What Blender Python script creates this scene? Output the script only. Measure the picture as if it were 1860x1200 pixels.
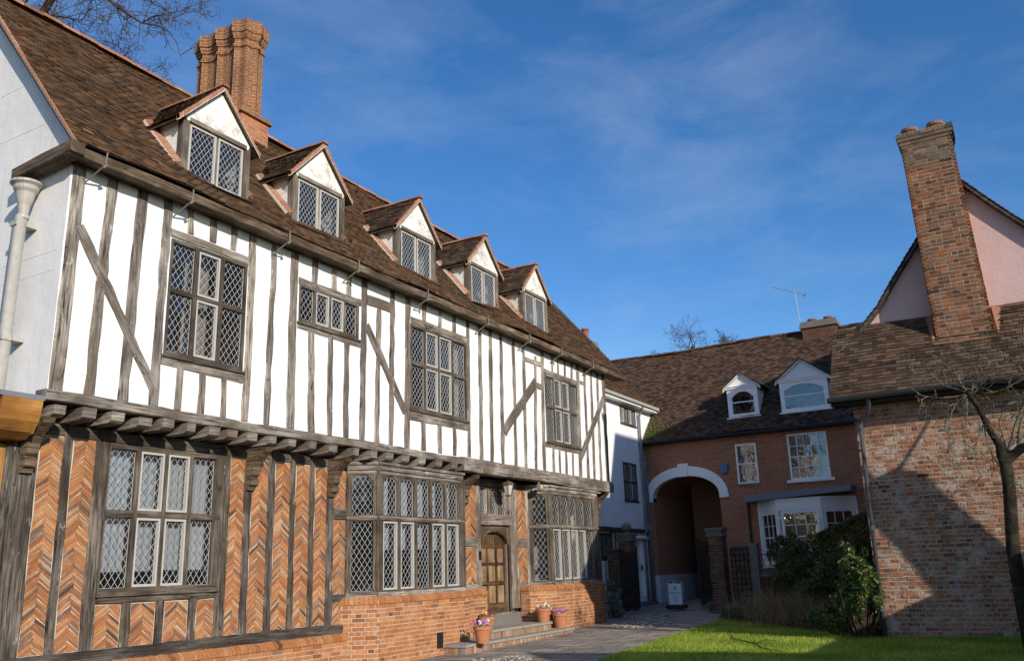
import bpy, math, random
import numpy as np
from mathutils import Vector, Matrix
R=math.radians
for o in list(bpy.data.objects): bpy.data.objects.remove(o)
sc=bpy.context.scene
COL=sc.collection
# ---------------------------------------------------------------- camera
FPX,YAW,PIT,ROL,CH=1582.93,.520451,.266231,.0331966,1.45
Fd=Vector((-math.sin(YAW)*math.cos(PIT),math.cos(YAW)*math.cos(PIT),math.sin(PIT)))
R0=Vector((math.cos(YAW),math.sin(YAW),0)); U0=R0.cross(Fd)
Rv=R0*math.cos(ROL)-U0*math.sin(ROL); Uv=U0*math.cos(ROL)+R0*math.sin(ROL)
cam=bpy.data.objects.new('camera',bpy.data.cameras.new('camera')); COL.objects.link(cam)
cam.matrix_world=Matrix(((Rv.x,Uv.x,-Fd.x,0),(Rv.y,Uv.y,-Fd.y,0),(Rv.z,Uv.z,-Fd.z,CH),(0,0,0,1)))
cam.data.sensor_width=36; cam.data.lens=FPX/1860*36; cam.data.clip_end=3000; cam.data.clip_start=.05
sc.camera=cam
C0=Vector((0,0,CH))
def ray(x,y): return FPX*Fd+(x-930)*Rv-(y-600)*Uv
def onx(x,y,X): d=ray(x,y); return C0+d*(X/d.x)
def ony(x,y,Y): d=ray(x,y); return C0+d*(Y/d.y)
def onz(x,y,Z): d=ray(x,y); return C0+d*((Z-CH)/d.z)
GA,GB,GC=.015,.013,.02
def gz(X,Y): return GA*(Y-22)+GB*(X+10)+GC
def ong(x,y):
    d=ray(x,y); a=d.z-GA*d.y-GB*d.x; return C0+d*((gz(0,0)-CH)/a)
# ---------------------------------------------------------------- sky and sun
SEL,SAZ=R(21.5),R(28)
SD=Vector((math.cos(SEL)*math.cos(SAZ),-math.cos(SEL)*math.sin(SAZ),math.sin(SEL)))
w=bpy.data.worlds.new('World'); sc.world=w; w.use_nodes=True
nt=w.node_tree; nt.nodes.clear()
def N(nt,t,**k):
    n=nt.nodes.new(t)
    for a,b in k.items():
        if a=='inp':
            for i,v in b.items():
                if hasattr(v,'is_output') or hasattr(v,'links'): nt.links.new(v,n.inputs[i])
                else: n.inputs[i].default_value=v
        else: setattr(n,a,b)
    return n
out=N(nt,'ShaderNodeOutputWorld')
sky=N(nt,'ShaderNodeTexSky',sky_type='NISHITA',sun_disc=False,sun_elevation=SEL,
      sun_rotation=math.atan2(SD.x,SD.y),air_density=.92,dust_density=.35,ozone_density=3.0,altitude=0)
hs=N(nt,'ShaderNodeHueSaturation',inp={'Hue':.505,'Saturation':1.25,'Value':1.0,'Color':sky.outputs[0]})
tc=N(nt,'ShaderNodeTexCoord')
mp=N(nt,'ShaderNodeMapping',inp={'Vector':tc.outputs['Generated'],'Rotation':(.25,-.35,.5),'Scale':(2.6,1.1,6.5)})
n1=N(nt,'ShaderNodeTexNoise',inp={'Vector':mp.outputs[0],'Scale':2.0,'Detail':10,'Roughness':.64,'Distortion':.4})
n2=N(nt,'ShaderNodeTexNoise',inp={'Vector':tc.outputs['Generated'],'Scale':2.2,'Detail':3,'Roughness':.5})
mm=N(nt,'ShaderNodeMath',operation='MULTIPLY',inp={0:n1.outputs[0],1:n2.outputs[0]})
cr=N(nt,'ShaderNodeMapRange',inp={'Value':mm.outputs[0],'From Min':.235,'From Max':.44,'To Min':0,'To Max':.16})
mx=N(nt,'ShaderNodeMix',data_type='RGBA',inp={0:cr.outputs[0],6:hs.outputs[0],7:(4.2,4.7,5.6,1)})
bg=N(nt,'ShaderNodeBackground',inp={'Color':mx.outputs[2],'Strength':.162})
nt.links.new(bg.outputs[0],out.inputs[0])
sl=bpy.data.lights.new('sun','SUN'); sl.energy=4.6; sl.angle=R(.5); sl.color=(1,.93,.82)
so=bpy.data.objects.new('sun',sl); COL.objects.link(so)
so.rotation_euler=(-SD).to_track_quat('-Z','Y').to_euler()
sc.view_settings.view_transform='Standard'; sc.view_settings.look='None'
sc.view_settings.exposure=0; sc.view_settings.gamma=1
sc.render.engine='CYCLES'
# ---------------------------------------------------------------- materials
MATS={}
def newmat(name):
    m=bpy.data.materials.new(name); m.use_nodes=True; t=m.node_tree; t.nodes.clear()
    o=N(t,'ShaderNodeOutputMaterial'); b=N(t,'ShaderNodeBsdfPrincipled'); t.links.new(b.outputs[0],o.inputs[0])
    MATS[name]=m; return m,t,b,o
def ramp(t,fac,stops):
    r=N(t,'ShaderNodeValToRGB',inp={0:fac}); e=r.color_ramp.elements
    while len(e)<len(stops): e.new(.5)
    for i,(p,c) in enumerate(stops): e[i].position=p; e[i].color=(*c,1)
    return r.outputs[0]
def coord(t,kind='Object',scale=(1,1,1),loc=(0,0,0)):
    c=N(t,'ShaderNodeTexCoord'); return N(t,'ShaderNodeMapping',inp={'Vector':c.outputs[kind],'Scale':scale,'Location':loc}).outputs[0]
def noise(t,v,s,d=5,r=.55,dist=0): return N(t,'ShaderNodeTexNoise',inp={'Vector':v,'Scale':s,'Detail':d,'Roughness':r,'Distortion':dist}).outputs[0]
def mixc(t,f,a,b,mode='MIX'):
    return N(t,'ShaderNodeMix',data_type='RGBA',blend_type=mode,inp={0:f,6:a if not isinstance(a,tuple) else (*a,1),7:b if not isinstance(b,tuple) else (*b,1)}).outputs[2]
def mrange(t,v,a,b,c,d): return N(t,'ShaderNodeMapRange',inp={'Value':v,'From Min':a,'From Max':b,'To Min':c,'To Max':d}).outputs[0]
def math_(t,op,a,b): return N(t,'ShaderNodeMath',operation=op,inp={0:a,1:b}).outputs[0]
def bump(t,b,h,s=.5,d=.01): t.links.new(N(t,'ShaderNodeBump',inp={'Height':h,'Strength':s,'Distance':d}).outputs[0],b.inputs['Normal'])
def setb(t,b,col=None,rough=.8,spec=.3,**k):
    if col is not None:
        if isinstance(col,tuple): b.inputs['Base Color'].default_value=(*col,1)
        else: t.links.new(col,b.inputs['Base Color'])
    b.inputs['Roughness'].default_value=rough; b.inputs['Specular IOR Level'].default_value=spec
    for a,v in k.items(): b.inputs[a].default_value=v
def attr(t): 
    a=N(t,'ShaderNodeAttribute',attribute_name='rnd'); s=N(t,'ShaderNodeSeparateColor',inp={0:a.outputs['Color']}); return s.outputs
def timber_mat(name,dark,light,mid=None,gs=1.0,rough=.85,wh=0):
    m,t,b,o=newmat(name)
    v=coord(t,'UV',(1.2*gs,22*gs,1)); v2=coord(t,'UV',(.8,5,1)); v3=coord(t,'Object')
    g=noise(t,v,2.0,6,.65,.6); g2=noise(t,v2,1.6,4,.6,.3); g3=noise(t,v3,1.3,4,.6)
    a=attr(t)
    s=math_(t,'ADD',math_(t,'MULTIPLY',g,.62),math_(t,'MULTIPLY',g2,.38))
    mid=mid or tuple((x+y)/2 for x,y in zip(dark,light))
    c=ramp(t,s,[(.38,dark),(.47,mid),(.60,light)])
    c=mixc(t,mrange(t,g3,.42,.62,0,.75),c,tuple(x*y for x,y in zip(mid,(.5,.42,.36))))
    c=mixc(t,1.0,c,N(t,'ShaderNodeCombineColor',inp={0:mrange(t,a[0],0,1,.78,1.2),1:mrange(t,a[0],0,1,.78,1.18),2:mrange(t,a[0],0,1,.8,1.12)}).outputs[0],'MULTIPLY')
    # cracks: thin dark lines along the grain
    cr_=noise(t,coord(t,'UV',(.5,30,1),(3,1,0)),1.5,2,.4,.4)
    c=mixc(t,mrange(t,cr_,.34,.28,0,.85),c,(.012,.010,.009))
    kn=noise(t,coord(t,'UV',(3,7,1),(7,3,0)),1.1,2,.5,1.2); c=mixc(t,mrange(t,kn,.68,.74,0,.8),c,(.02,.014,.01))
    if wh:
        p=noise(t,coord(t,'Object',(3,3,1.2)),2.2,6,.75); c=mixc(t,mrange(t,p,.62,.66,0,wh),c,(.7,.68,.63))
    setb(t,b,c,rough,.2); bump(t,b,s,.9,.02)
    return m
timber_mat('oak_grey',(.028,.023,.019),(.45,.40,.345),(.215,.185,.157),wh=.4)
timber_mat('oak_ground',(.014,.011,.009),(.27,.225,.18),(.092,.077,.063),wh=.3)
timber_mat('oak_dark',(.02,.017,.014),(.17,.145,.12),(.075,.063,.053))
timber_mat('oak_brown',(.025,.017,.01),(.27,.20,.135),(.115,.083,.056))
timber_mat('oak_frame',(.022,.017,.012),(.23,.19,.145),(.105,.085,.066))
timber_mat('oak_pale',(.05,.042,.034),(.34,.29,.23),(.18,.15,.12))
timber_mat('door_pale',(.17,.105,.055),(.46,.32,.18),(.33,.215,.12),.8,.6)
timber_mat('door_dark',(.035,.02,.012),(.20,.12,.065),(.10,.058,.032),.8,.6)
timber_mat('shop_wood',(.30,.14,.03),(.56,.30,.09),(.46,.22,.055),.6,.5)
def plaster_mat(name,col,dirt=(.55,.53,.5),amt=.25,b_=.25,spots=0):
    m,t,b,o=newmat(name); v=coord(t)
    n=noise(t,v,1.1,6,.6); n2=noise(t,v,26,5,.6); n3=noise(t,v,7,6,.7)
    c=mixc(t,mrange(t,n,.4,.75,0,amt),col,dirt)
    st=noise(t,coord(t,'Object',(6,6,.5)),2,4,.6); c=mixc(t,mrange(t,st,.55,.8,0,amt*.8),c,tuple(x*.8 for x in dirt))
    if spots: c=mixc(t,mrange(t,math_(t,'MULTIPLY',n3,n),.27,.36,0,spots),c,(.36,.32,.26))
    setb(t,b,c,.85,.2); bump(t,b,math_(t,'ADD',math_(t,'MULTIPLY',n2,.25),noise(t,v,3.5,4,.5)),b_,.03); return m
plaster_mat('plaster_white',(.86,.86,.85),(.58,.56,.53),.45,.5)
plaster_mat('plaster_side',(.80,.77,.74),(.62,.6,.58),.5,.4)
plaster_mat('plaster_aged',(.80,.79,.74),(.5,.45,.36),.35,.6,.75)
plaster_mat('render_white',(.86,.86,.86),(.68,.67,.66),.5,.5)
plaster_mat('pink_render',(.62,.42,.385),(.52,.35,.32),.4,.5)
plaster_mat('limewash_blue',(.62,.64,.68),(.4,.4,.42),.5,.4)
def brickattr(name,stops,eff=.25,effc=(.6,.56,.5),dark=.3,bs=.6):
    m,t,b,o=newmat(name); a=attr(t); v=coord(t)
    c=ramp(t,a[0],stops)
    n=noise(t,v,30,4,.7); n2=noise(t,v,1.6,6,.7); n4=noise(t,v,4.5,6,.75)
    c=mixc(t,mrange(t,n,.35,.7,0,.45),c,(.09,.05,.035))
    c=mixc(t,mrange(t,a[1],.3,1,0,.22),c,(.45,.28,.18))
    c=mixc(t,mrange(t,n4,.56-.06*(eff>.7),.66-.03*(eff>.7),0,eff),c,effc)
    c=mixc(t,mrange(t,n2,.5,.75,0,dark),c,(.05,.045,.04))
    setb(t,b,c,.9,.15); bump(t,b,n,bs,.008); return m
BR=[(0,(.09,.045,.035)),(.12,(.22,.08,.04)),(.3,(.38,.135,.048)),(.55,(.50,.19,.062)),(.8,(.56,.245,.085)),(1,(.58,.30,.15))]
brickattr('brick_orange',BR,.2)
brickattr('brick_herring',[(0,(.09,.06,.05)),(.1,(.22,.15,.11)),(.25,(.31,.115,.045)),(.5,(.45,.17,.058)),(.8,(.54,.245,.09)),(1,(.55,.35,.20))],.3,(.46,.38,.27),.4)
brickattr('brick_old',[(0,(.05,.035,.03)),(.2,(.16,.07,.042)),(.42,(.31,.115,.058)),(.7,(.44,.175,.083)),(1,(.48,.32,.20))],.71,(.50,.45,.39),.55,1.2)
brickattr('brick_lichen',[(0,(.03,.025,.02)),(.4,(.12,.075,.045)),(.75,(.17,.13,.085)),(1,(.3,.15,.08))],.7,(.19,.17,.10),.4)
brickattr('brick_dark',[(0,(.03,.022,.018)),(.35,(.11,.05,.03)),(.65,(.21,.085,.042)),(1,(.32,.14,.07))],.3,(.2,.18,.13),.5)
brickattr('brick_buff',[(0,(.10,.075,.05)),(.4,(.34,.25,.16)),(.6,(.40,.2,.11)),(1,(.55,.45,.33))],.3,(.5,.46,.38),.3)
brickattr('brick_chimney',[(0,(.03,.02,.014)),(.3,(.10,.042,.021)),(.55,(.235,.082,.031)),(1,(.36,.135,.05))],.2,(.2,.17,.10),.6)
brickattr('tile_old',[(0,(.028,.02,.012)),(.3,(.068,.043,.022)),(.6,(.12,.064,.029)),(.85,(.19,.088,.034)),(1,(.30,.125,.045))],.3,(.13,.11,.06),.55)
brickattr('tile_orange',[(0,(.2,.075,.04)),(.4,(.34,.14,.075)),(1,(.5,.24,.15))],.3,(.45,.4,.3),.2)
brickattr('tile_brown',[(0,(.02,.014,.01)),(.35,(.042,.026,.017)),(.7,(.082,.044,.026)),(1,(.16,.075,.04))],.2,(.14,.13,.08),.5)
brickattr('tile_mossy',[(0,(.02,.014,.009)),(.35,(.042,.029,.017)),(.7,(.072,.046,.026)),(1,(.13,.07,.04))],.5,(.05,.05,.02),.4)
def bricktex(name,c1,c2,mortar,bw=.225,rh=.075,ms=.009,eff=.2,dk=.35):
    m,t,b,o=newmat(name); v=coord(t,'UV')
    br=N(t,'ShaderNodeTexBrick',inp={'Vector':v,'Color1':(*c1,1),'Color2':(*c2,1),'Mortar':(*mortar,1),'Scale':1,'Mortar Size':ms,'Mortar Smooth':.2,'Bias':-.1,'Brick Width':bw,'Row Height':rh})
    br.offset=.5
    ov=coord(t); n=noise(t,ov,14,5,.7); n2=noise(t,ov,1.1,6,.7); n3=noise(t,ov,3,6,.75)
    # second brick layer gives each brick its own tone
    b2=N(t,'ShaderNodeTexBrick',inp={'Vector':v,'Color1':(.45,.45,.45,1),'Color2':(1.5,1.4,1.3,1),'Mortar':(1,1,1,1),'Scale':1,'Mortar Size':ms,'Bias':.15,'Brick Width':bw,'Row Height':rh})
    b2.squash=1.0; b2.offset=.5; b2.offset_frequency=2
    c=mixc(t,.8,br.outputs[0],b2.outputs[0],'MULTIPLY')
    c=mixc(t,mrange(t,n,.35,.7,0,.5),c,tuple(x*.35 for x in c1))
    c=mixc(t,mrange(t,n3,.56,.7,0,eff),c,(.42,.38,.34)); c=mixc(t,mrange(t,n2,.48,.72,0,dk),c,(.035,.03,.028))
    setb(t,b,c,.9,.15); bump(t,b,math_(t,'ADD',math_(t,'MULTIPLY',br.outputs[1],-1),math_(t,'MULTIPLY',n,.5)),.8,.01); return m
bricktex('brick_tex',(.50,.19,.095),(.34,.12,.065),(.40,.33,.26),dk=.2)
bricktex('brick_tex_orange',(.50,.20,.085),(.36,.12,.05),(.42,.36,.28),dk=.25)
bricktex('brick_tex_chim',(.34,.135,.055),(.19,.075,.035),(.36,.29,.19),bw=.16,rh=.072,dk=.5)
bricktex('brick_tex_dark',(.16,.07,.045),(.11,.05,.035),(.13,.11,.09))
bricktex('paving',(.40,.355,.30),(.30,.265,.225),(.075,.075,.045),.72,.46,.02,.25,.5)
def simple(name,col,rough=.6,spec=.4,ns=20,amt=.25,bs=.15,metal=0,**k):
    m,t,b,o=newmat(name); v=coord(t); n=noise(t,v,ns,5,.65); n2=noise(t,v,ns*.12,4,.6)
    c=mixc(t,mrange(t,n,.35,.7,0,amt),col,tuple(x*.55 for x in col)); c=mixc(t,mrange(t,n2,.4,.7,0,amt),c,tuple(x*.7 for x in col))
    setb(t,b,c,rough,spec,Metallic=metal,**k); bump(t,b,n,bs,.006); return m
simple('hook_iron',(.20,.18,.155),.6,.3)
simple('mortar_cream',(.68,.55,.44),.9,.2,40,.35)
simple('mortar',(.60,.54,.44),.95,.1,60,.3)
simple('mortar_old',(.46,.40,.31),.95,.1,30,.55)
simple('mortar_dark',(.30,.27,.235),.95,.1,60,.4)
simple('lead_came',(.40,.40,.40),.5,.4,60,.3,.05)
simple('lead_sheet',(.20,.215,.24),.55,.4,6,.35)
simple('casement_paint',(.50,.475,.43),.5,.4,30,.2)
simple('white_paint',(.88,.88,.87),.4,.4,12,.12)
simple('cream_paint',(.60,.56,.44),.5,.4,12,.2)
simple('pipe_cream',(.47,.44,.39),.5,.35,9,.5)
simple('pipe_dark',(.075,.082,.095),.45,.4,12,.4)
simple('pipe_grey',(.22,.24,.27),.4,.4,10,.3)
simple('iron_black',(.015,.015,.017),.45,.5,40,.2)
simple('stone',(.33,.305,.26),.9,.2,14,.4,.5)
simple('stone_dark',(.20,.185,.165),.9,.2,10,.5,.5)
simple('terracotta',(.52,.205,.10),.85,.2,9,.45,.3)
simple('terracotta_old',(.30,.14,.085),.9,.15,9,.5,.4)
simple('soil',(.045,.03,.02),1,.1,40,.4,.8)
simple('earth',(.05,.038,.028),1,.1,12,.5,.8)
simple('curtain',(.50,.52,.57),.9,.1,14,.15)
simple('curtain_pattern',(.52,.45,.38),.9,.1,16,.5)
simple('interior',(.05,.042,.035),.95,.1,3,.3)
simple('floorboard',(.16,.10,.06),.7,.3,4,.3)
simple('tar_black',(.02,.02,.02),.6,.3)
simple('sign_panel',(.74,.76,.80),.4,.4,10,.06)
simple('sign_ink',(.05,.07,.13),.5,.3)
simple('alarm_blue',(.06,.16,.33),.4,.5)
simple('lantern_glass',(.55,.52,.42),.3,.5,20,.2)
simple('petal_yellow',(.75,.5,.05),.7); simple('petal_magenta',(.5,.03,.28),.7); simple('petal_violet',(.28,.2,.55),.7); simple('petal_white',(.75,.72,.65),.7)
simple('red_box',(.35,.03,.03),.5); simple('aluminium',(.30,.31,.33),.5,.4,20,.15,.05,.3)
simple('warm_room',(.22,.10,.05),.8)
def lampmat():
    m,t,b,o=newmat('lamp_glow'); setb(t,b,(1,.8,.5)); b.inputs['Emission Color'].default_value=(1,.72,.4,1); b.inputs['Emission Strength'].default_value=9
lampmat()
def glassmat(name,rough=.04,tint=(.75,.8,.8),lo=.07,hi=1,film=.07):
    m,t,b,o=newmat(name); t.nodes.remove(b)
    g=N(t,'ShaderNodeBsdfGlossy',inp={'Color':(.92,.9,.87,1),'Roughness':rough}); tr=N(t,'ShaderNodeBsdfTransparent',inp={'Color':(*tint,1)})
    v=coord(t); n=noise(t,v,5,3,.5); bp_=N(t,'ShaderNodeBump',inp={'Height':n,'Strength':.25,'Distance':.02}); t.links.new(bp_.outputs[0],g.inputs['Normal'])
    f=N(t,'ShaderNodeFresnel',inp={'IOR':1.52}); mf=mrange(t,f.outputs[0],.04,1,lo,hi)
    df=N(t,'ShaderNodeBsdfDiffuse',inp={'Color':(.42,.40,.38,1)}); m2=N(t,'ShaderNodeMixShader',inp={0:film,1:tr.outputs[0],2:df.outputs[0]}); mxs=N(t,'ShaderNodeMixShader',inp={0:mf,1:m2.outputs[0],2:g.outputs[0]}); t.links.new(mxs.outputs[0],o.inputs[0])
glassmat('old_glass',.03,(.74,.77,.77),.075,film=.02); glassmat('sash_glass',.01,(.5,.54,.54),.22,film=.01)
def leafmat(name,stops,tr=.35,rough=.55):
    m,t,b,o=newmat(name); a=attr(t); c=ramp(t,a[0],stops); setb(t,b,c,rough,.35)
    tl=N(t,'ShaderNodeBsdfTranslucent',inp={'Color':c}); ms=N(t,'ShaderNodeMixShader',inp={0:tr,1:b.outputs[0],2:tl.outputs[0]}); t.links.new(ms.outputs[0],o.inputs[0])
leafmat('leaf_dark',[(0,(.03,.042,.018)),(.5,(.10,.13,.05)),(.85,(.19,.22,.085)),(1,(.28,.28,.12))])
leafmat('leaf_bright',[(0,(.015,.03,.01)),(.45,(.06,.11,.028)),(.72,(.16,.23,.06)),(1,(.60,.58,.22))],.3,.35)
leafmat('leaf_grey',[(0,(.08,.11,.07)),(.5,(.20,.25,.18)),(1,(.38,.42,.34))])
leafmat('grass_blade',[(0,(.16,.24,.025)),(.5,(.37,.50,.05)),(1,(.60,.64,.14))],.5)
leafmat('dry_grass',[(0,(.12,.075,.04)),(.6,(.30,.19,.10)),(1,(.45,.36,.18))])
leafmat('brown_leaf',[(0,(.06,.035,.02)),(1,(.20,.12,.06))])
simple('lawn_soil',(.13,.18,.025),.95,.1,9,.4,.4)
def barkmat(name,c,l,amt):
    m,t,b,o=newmat(name); v=coord(t,'Object',(1,1,.35)); n=noise(t,v,22,6,.7); n2=noise(t,coord(t),5,4,.6)
    k=mixc(t,mrange(t,n,.35,.65,0,1),tuple(x*.45 for x in c),c); k=mixc(t,mrange(t,n2,.5,.62,0,amt),k,l); setb(t,b,k,.9,.15); bump(t,b,n,.9,.02)
barkmat('bark',(.036,.027,.02),(.07,.068,.035),.45); barkmat('bark_twig',(.10,.065,.045),(.2,.2,.09),.35); barkmat('bark_lichen',(.20,.165,.115),(.32,.31,.19),.5)
def cobble():
    m,t,b,o=newmat('cobble'); a=attr(t); setb(t,b,ramp(t,a[0],[(0,(.10,.08,.06)),(.5,(.25,.2,.15)),(1,(.5,.46,.38))]),.8,.3)
cobble()
def ironleaf(): pass
# ---------------------------------------------------------------- mesh builder
rng=random.Random(7)
class MB:
    def __init__(s): s.v=[];s.f=[];s.uv=[];s.m=[];s.c=[]
    def face(s,pts,uv=None,mi=0,c=(.5,.5,.5)):
        i=len(s.v); s.v+= [tuple(p) for p in pts]; s.f.append(tuple(range(i,i+len(pts))))
        if uv is None: uv=auto_uv(pts)
        s.uv+=uv; s.m.append(mi); s.c.append((c,len(pts)))
    def build(s,name,mats,parent=None,smooth=False):
        me=bpy.data.meshes.new(name); me.from_pydata(s.v,[],s.f)
        for m in (mats if isinstance(mats,(list,tuple)) else [mats]): me.materials.append(MATS[m])
        if s.f:
            me.polygons.foreach_set('material_index',s.m)
            l=me.uv_layers.new(name='UVMap'); l.data.foreach_set('uv',np.array(s.uv,dtype=np.float32).ravel())
            a=me.color_attributes.new('rnd','FLOAT_COLOR','CORNER')
            cc=np.concatenate([np.tile(np.array([*c,1],dtype=np.float32),(n,1)) for c,n in s.c]); a.data.foreach_set('color',cc.ravel())
            if smooth: me.polygons.foreach_set('use_smooth',[True]*len(s.f))
        me.update(); o=bpy.data.objects.new(name,me); COL.objects.link(o)
        if parent is not None:
            o.parent=parent
            if parent.type=='EMPTY': o.matrix_parent_inverse=Matrix.Translation(-parent.location)
        return o
def auto_uv(p):
    a=Vector(p[0]);b=Vector(p[1]);c=Vector(p[2]); n=(b-a).cross(c-b)
    ax=max(range(3),key=lambda i:abs(n[i]))
    if ax==0: return [(q[1],q[2]) for q in p]
    if ax==1: return [(q[0],q[2]) for q in p]
    return [(q[0],q[1]) for q in p]
def tag(o,label=None,cat=None,group=None,kind=None):
    if label: o['label']=label
    if cat: o['category']=cat
    if group: o['group']=group
    if kind: o['kind']=kind
    return o
def empty(name,loc,label=None,cat=None,group=None):
    o=bpy.data.objects.new(name,None); o.empty_display_size=.2; COL.objects.link(o); o.location=loc
    return tag(o,label,cat,group)
class Fr:
    def __init__(s,O,u,n): s.O=Vector(O);s.u=Vector(u).normalized();s.n=Vector(n).normalized();s.z=Vector((0,0,1))
    def P(s,u,v,d=0): return s.O+s.u*u+s.z*v+s.n*d
UP=Fr((-10.2,0,0),(0,1,0),(1,0,0)); GR=Fr((-10.6,0,0),(0,1,0),(1,0,0))
def fbox(mb,F,u0,u1,v0,v1,d0,d1,mi=0,c=None,along=None):
    c=c or (rng.random(),rng.random(),rng.random())
    P=F.P; ou,ov=rng.random()*20,rng.random()*20
    def uv(l):
        if along=='u': return [(a[0]+ou,a[1]+a[2]+ov) for a in l]
        if along=='v': return [(a[1]+ou,a[0]+a[2]+ov) for a in l]
        return None
    q=[((u0,v0,d1),(u1,v0,d1),(u1,v1,d1),(u0,v1,d1)),((u1,v0,d0),(u0,v0,d0),(u0,v1,d0),(u1,v1,d0)),
       ((u0,v0,d0),(u0,v0,d1),(u0,v1,d1),(u0,v1,d0)),((u1,v0,d1),(u1,v0,d0),(u1,v1,d0),(u1,v1,d1)),
       ((u0,v1,d1),(u1,v1,d1),(u1,v1,d0),(u0,v1,d0)),((u0,v0,d0),(u1,v0,d0),(u1,v0,d1),(u0,v0,d1))]
    for l in q: mb.face([P(*a) for a in l],uv(l),mi,c)
def wbox(mb,x0,x1,y0,y1,z0,z1,mi=0,c=None,along=None):
    fbox(mb,Fr((0,0,0),(1,0,0),(0,-1,0)),x0,x1,z0,z1,-y1,-y0,mi,c,along)
def holed(mb,F,u0,u1,v0,v1,holes,d0,d1,mi=0,sub=None,c=None):
    us={u0,u1};vs={v0,v1}
    for h in holes: us|={max(u0,min(u1,h[0])),max(u0,min(u1,h[1]))};vs|={max(v0,min(v1,h[2])),max(v0,min(v1,h[3]))}
    us=sorted(us);vs=sorted(vs); P=F.P
    c=c or (rng.random(),rng.random(),.5)
    ins=lambda i,j: 0<=i<len(us)-1 and 0<=j<len(vs)-1 and not any(h[0]<(us[i]+us[i+1])/2<h[1] and h[2]<(vs[j]+vs[j+1])/2<h[3] for h in holes)
    for i in range(len(us)-1):
        for j in range(len(vs)-1):
            if not ins(i,j): continue
            a,b,e,f=us[i],us[i+1],vs[j],vs[j+1]
            al=(f-e)>(b-a)
            def uv(l): return [((q[1],q[0]+q[2]) if al else (q[0],q[1]+q[2])) for q in l] if sub=='t' else [(q[0]+q[2],q[1]) for q in l]
            L=[((a,e,d1),(b,e,d1),(b,f,d1),(a,f,d1)),((b,e,d0),(a,e,d0),(a,f,d0),(b,f,d0))]
            if not ins(i-1,j): L.append(((a,e,d0),(a,e,d1),(a,f,d1),(a,f,d0)))
            if not ins(i+1,j): L.append(((b,e,d1),(b,e,d0),(b,f,d0),(b,f,d1)))
            if not ins(i,j+1): L.append(((a,f,d1),(b,f,d1),(b,f,d0),(a,f,d0)))
            if not ins(i,j-1): L.append(((a,e,d0),(b,e,d0),(b,e,d1),(a,e,d1)))
            for l in L: mb.face([P(*q) for q in l],uv(l),mi,c)
def timber(mb,F,p,q,w,d0,d1,mi=0,jit=.011,c=None,w2=None):
    """beam in the plane of F from (u,v) p to q, width w, depth d0..d1, with waney edges"""
    p=Vector(p);q=Vector(q);L=(q-p).length;t=(q-p)/L;s=Vector((-t.y,t.x)); n=max(2,int(L/.28)); w2=w2 or w
    c=c or (rng.random(),rng.random(),rng.random()); ou,ov=rng.random()*30,rng.random()*30
    drift=rng.uniform(-1,1)*jit*.8; ph=rng.random()*6
    rings=[]
    for i in range(n+1):
        k=i/n; a=p+t*(L*k); ww=(w*(1-k)+w2*k)/2; cx=drift*math.sin(ph+k*L*1.3)
        l=-ww+cx+rng.uniform(-jit,jit); r=ww+cx+rng.uniform(-jit,jit); dd=d1+rng.uniform(-.004,.004); b=min(.012,ww*.3)
        A=[(l,d0),(l,dd-b),(l+b,dd),(r-b,dd),(r,dd-b),(r,d0)]
        rings.append([(F.P(a.x+s.x*x,a.y+s.y*x,d),(L*k,x+d)) for x,d in A])
    for i in range(n):
        for j in range(5):
            a,b,e,f=rings[i][j],rings[i][j+1],rings[i+1][j+1],rings[i+1][j]
            mb.face([a[0],b[0],e[0],f[0]],[(z[1][0]+ou,z[1][1]+ov) for z in (a,b,e,f)],mi,c)
    for rr in (rings[0],rings[-1]): mb.face([z[0] for z in rr],[(z[1][1]+ou,z[1][1]) for z in rr],mi,c)
def tube(mb,pts,rad,seg=8,mi=0,c=(.5,.5,.5),cap=True):
    pts=[Vector(p) for p in pts]; 
    if not isinstance(rad,(list,tuple)): rad=[rad]*len(pts)
    rings=[];up=None
    for i,p in enumerate(pts):
        d=(pts[min(i+1,len(pts)-1)]-pts[max(i-1,0)]).normalized()
        if up is None: up=d.orthogonal().normalized()
        up=(up-d*up.dot(d)); up=up.normalized() if up.length>1e-5 else d.orthogonal().normalized()
        sd=d.cross(up); rings.append([p+(up*math.cos(2*math.pi*k/seg)+sd*math.sin(2*math.pi*k/seg))*rad[i] for k in range(seg)])
    base=len(mb.v)
    for r in rings: mb.v+=[tuple(x) for x in r]
    L=0
    for i in range(len(pts)-1):
        dl=(pts[i+1]-pts[i]).length
        for k in range(seg):
            k2=(k+1)%seg
            mb.f.append((base+i*seg+k,base+i*seg+k2,base+(i+1)*seg+k2,base+(i+1)*seg+k))
            mb.uv+=[(L,k/seg),(L,(k+1)/seg),(L+dl,(k+1)/seg),(L+dl,k/seg)]; mb.m.append(mi); mb.c.append((c,4))
        L+=dl
    if cap and seg>2:
        for i in (0,len(pts)-1):
            mb.f.append(tuple(base+i*seg+k for k in range(seg))); mb.uv+=[(0,0)]*seg; mb.m.append(mi); mb.c.append((c,seg))
def lathe(mb,O,prof,seg=24,mi=0,c=(.5,.5,.5),squash=None):
    O=Vector(O)
    for i in range(len(prof)-1):
        (r0,z0),(r1,z1)=prof[i],prof[i+1]
        for k in range(seg):
            a,b=2*math.pi*k/seg,2*math.pi*(k+1)/seg
            mb.face([O+Vector((r0*math.cos(a),r0*math.sin(a),z0)),O+Vector((r0*math.cos(b),r0*math.sin(b),z0)),O+Vector((r1*math.cos(b),r1*math.sin(b),z1)),O+Vector((r1*math.cos(a),r1*math.sin(a),z1))],[(a*.3,z0),(b*.3,z0),(b*.3,z1),(a*.3,z1)],mi,c)
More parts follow.
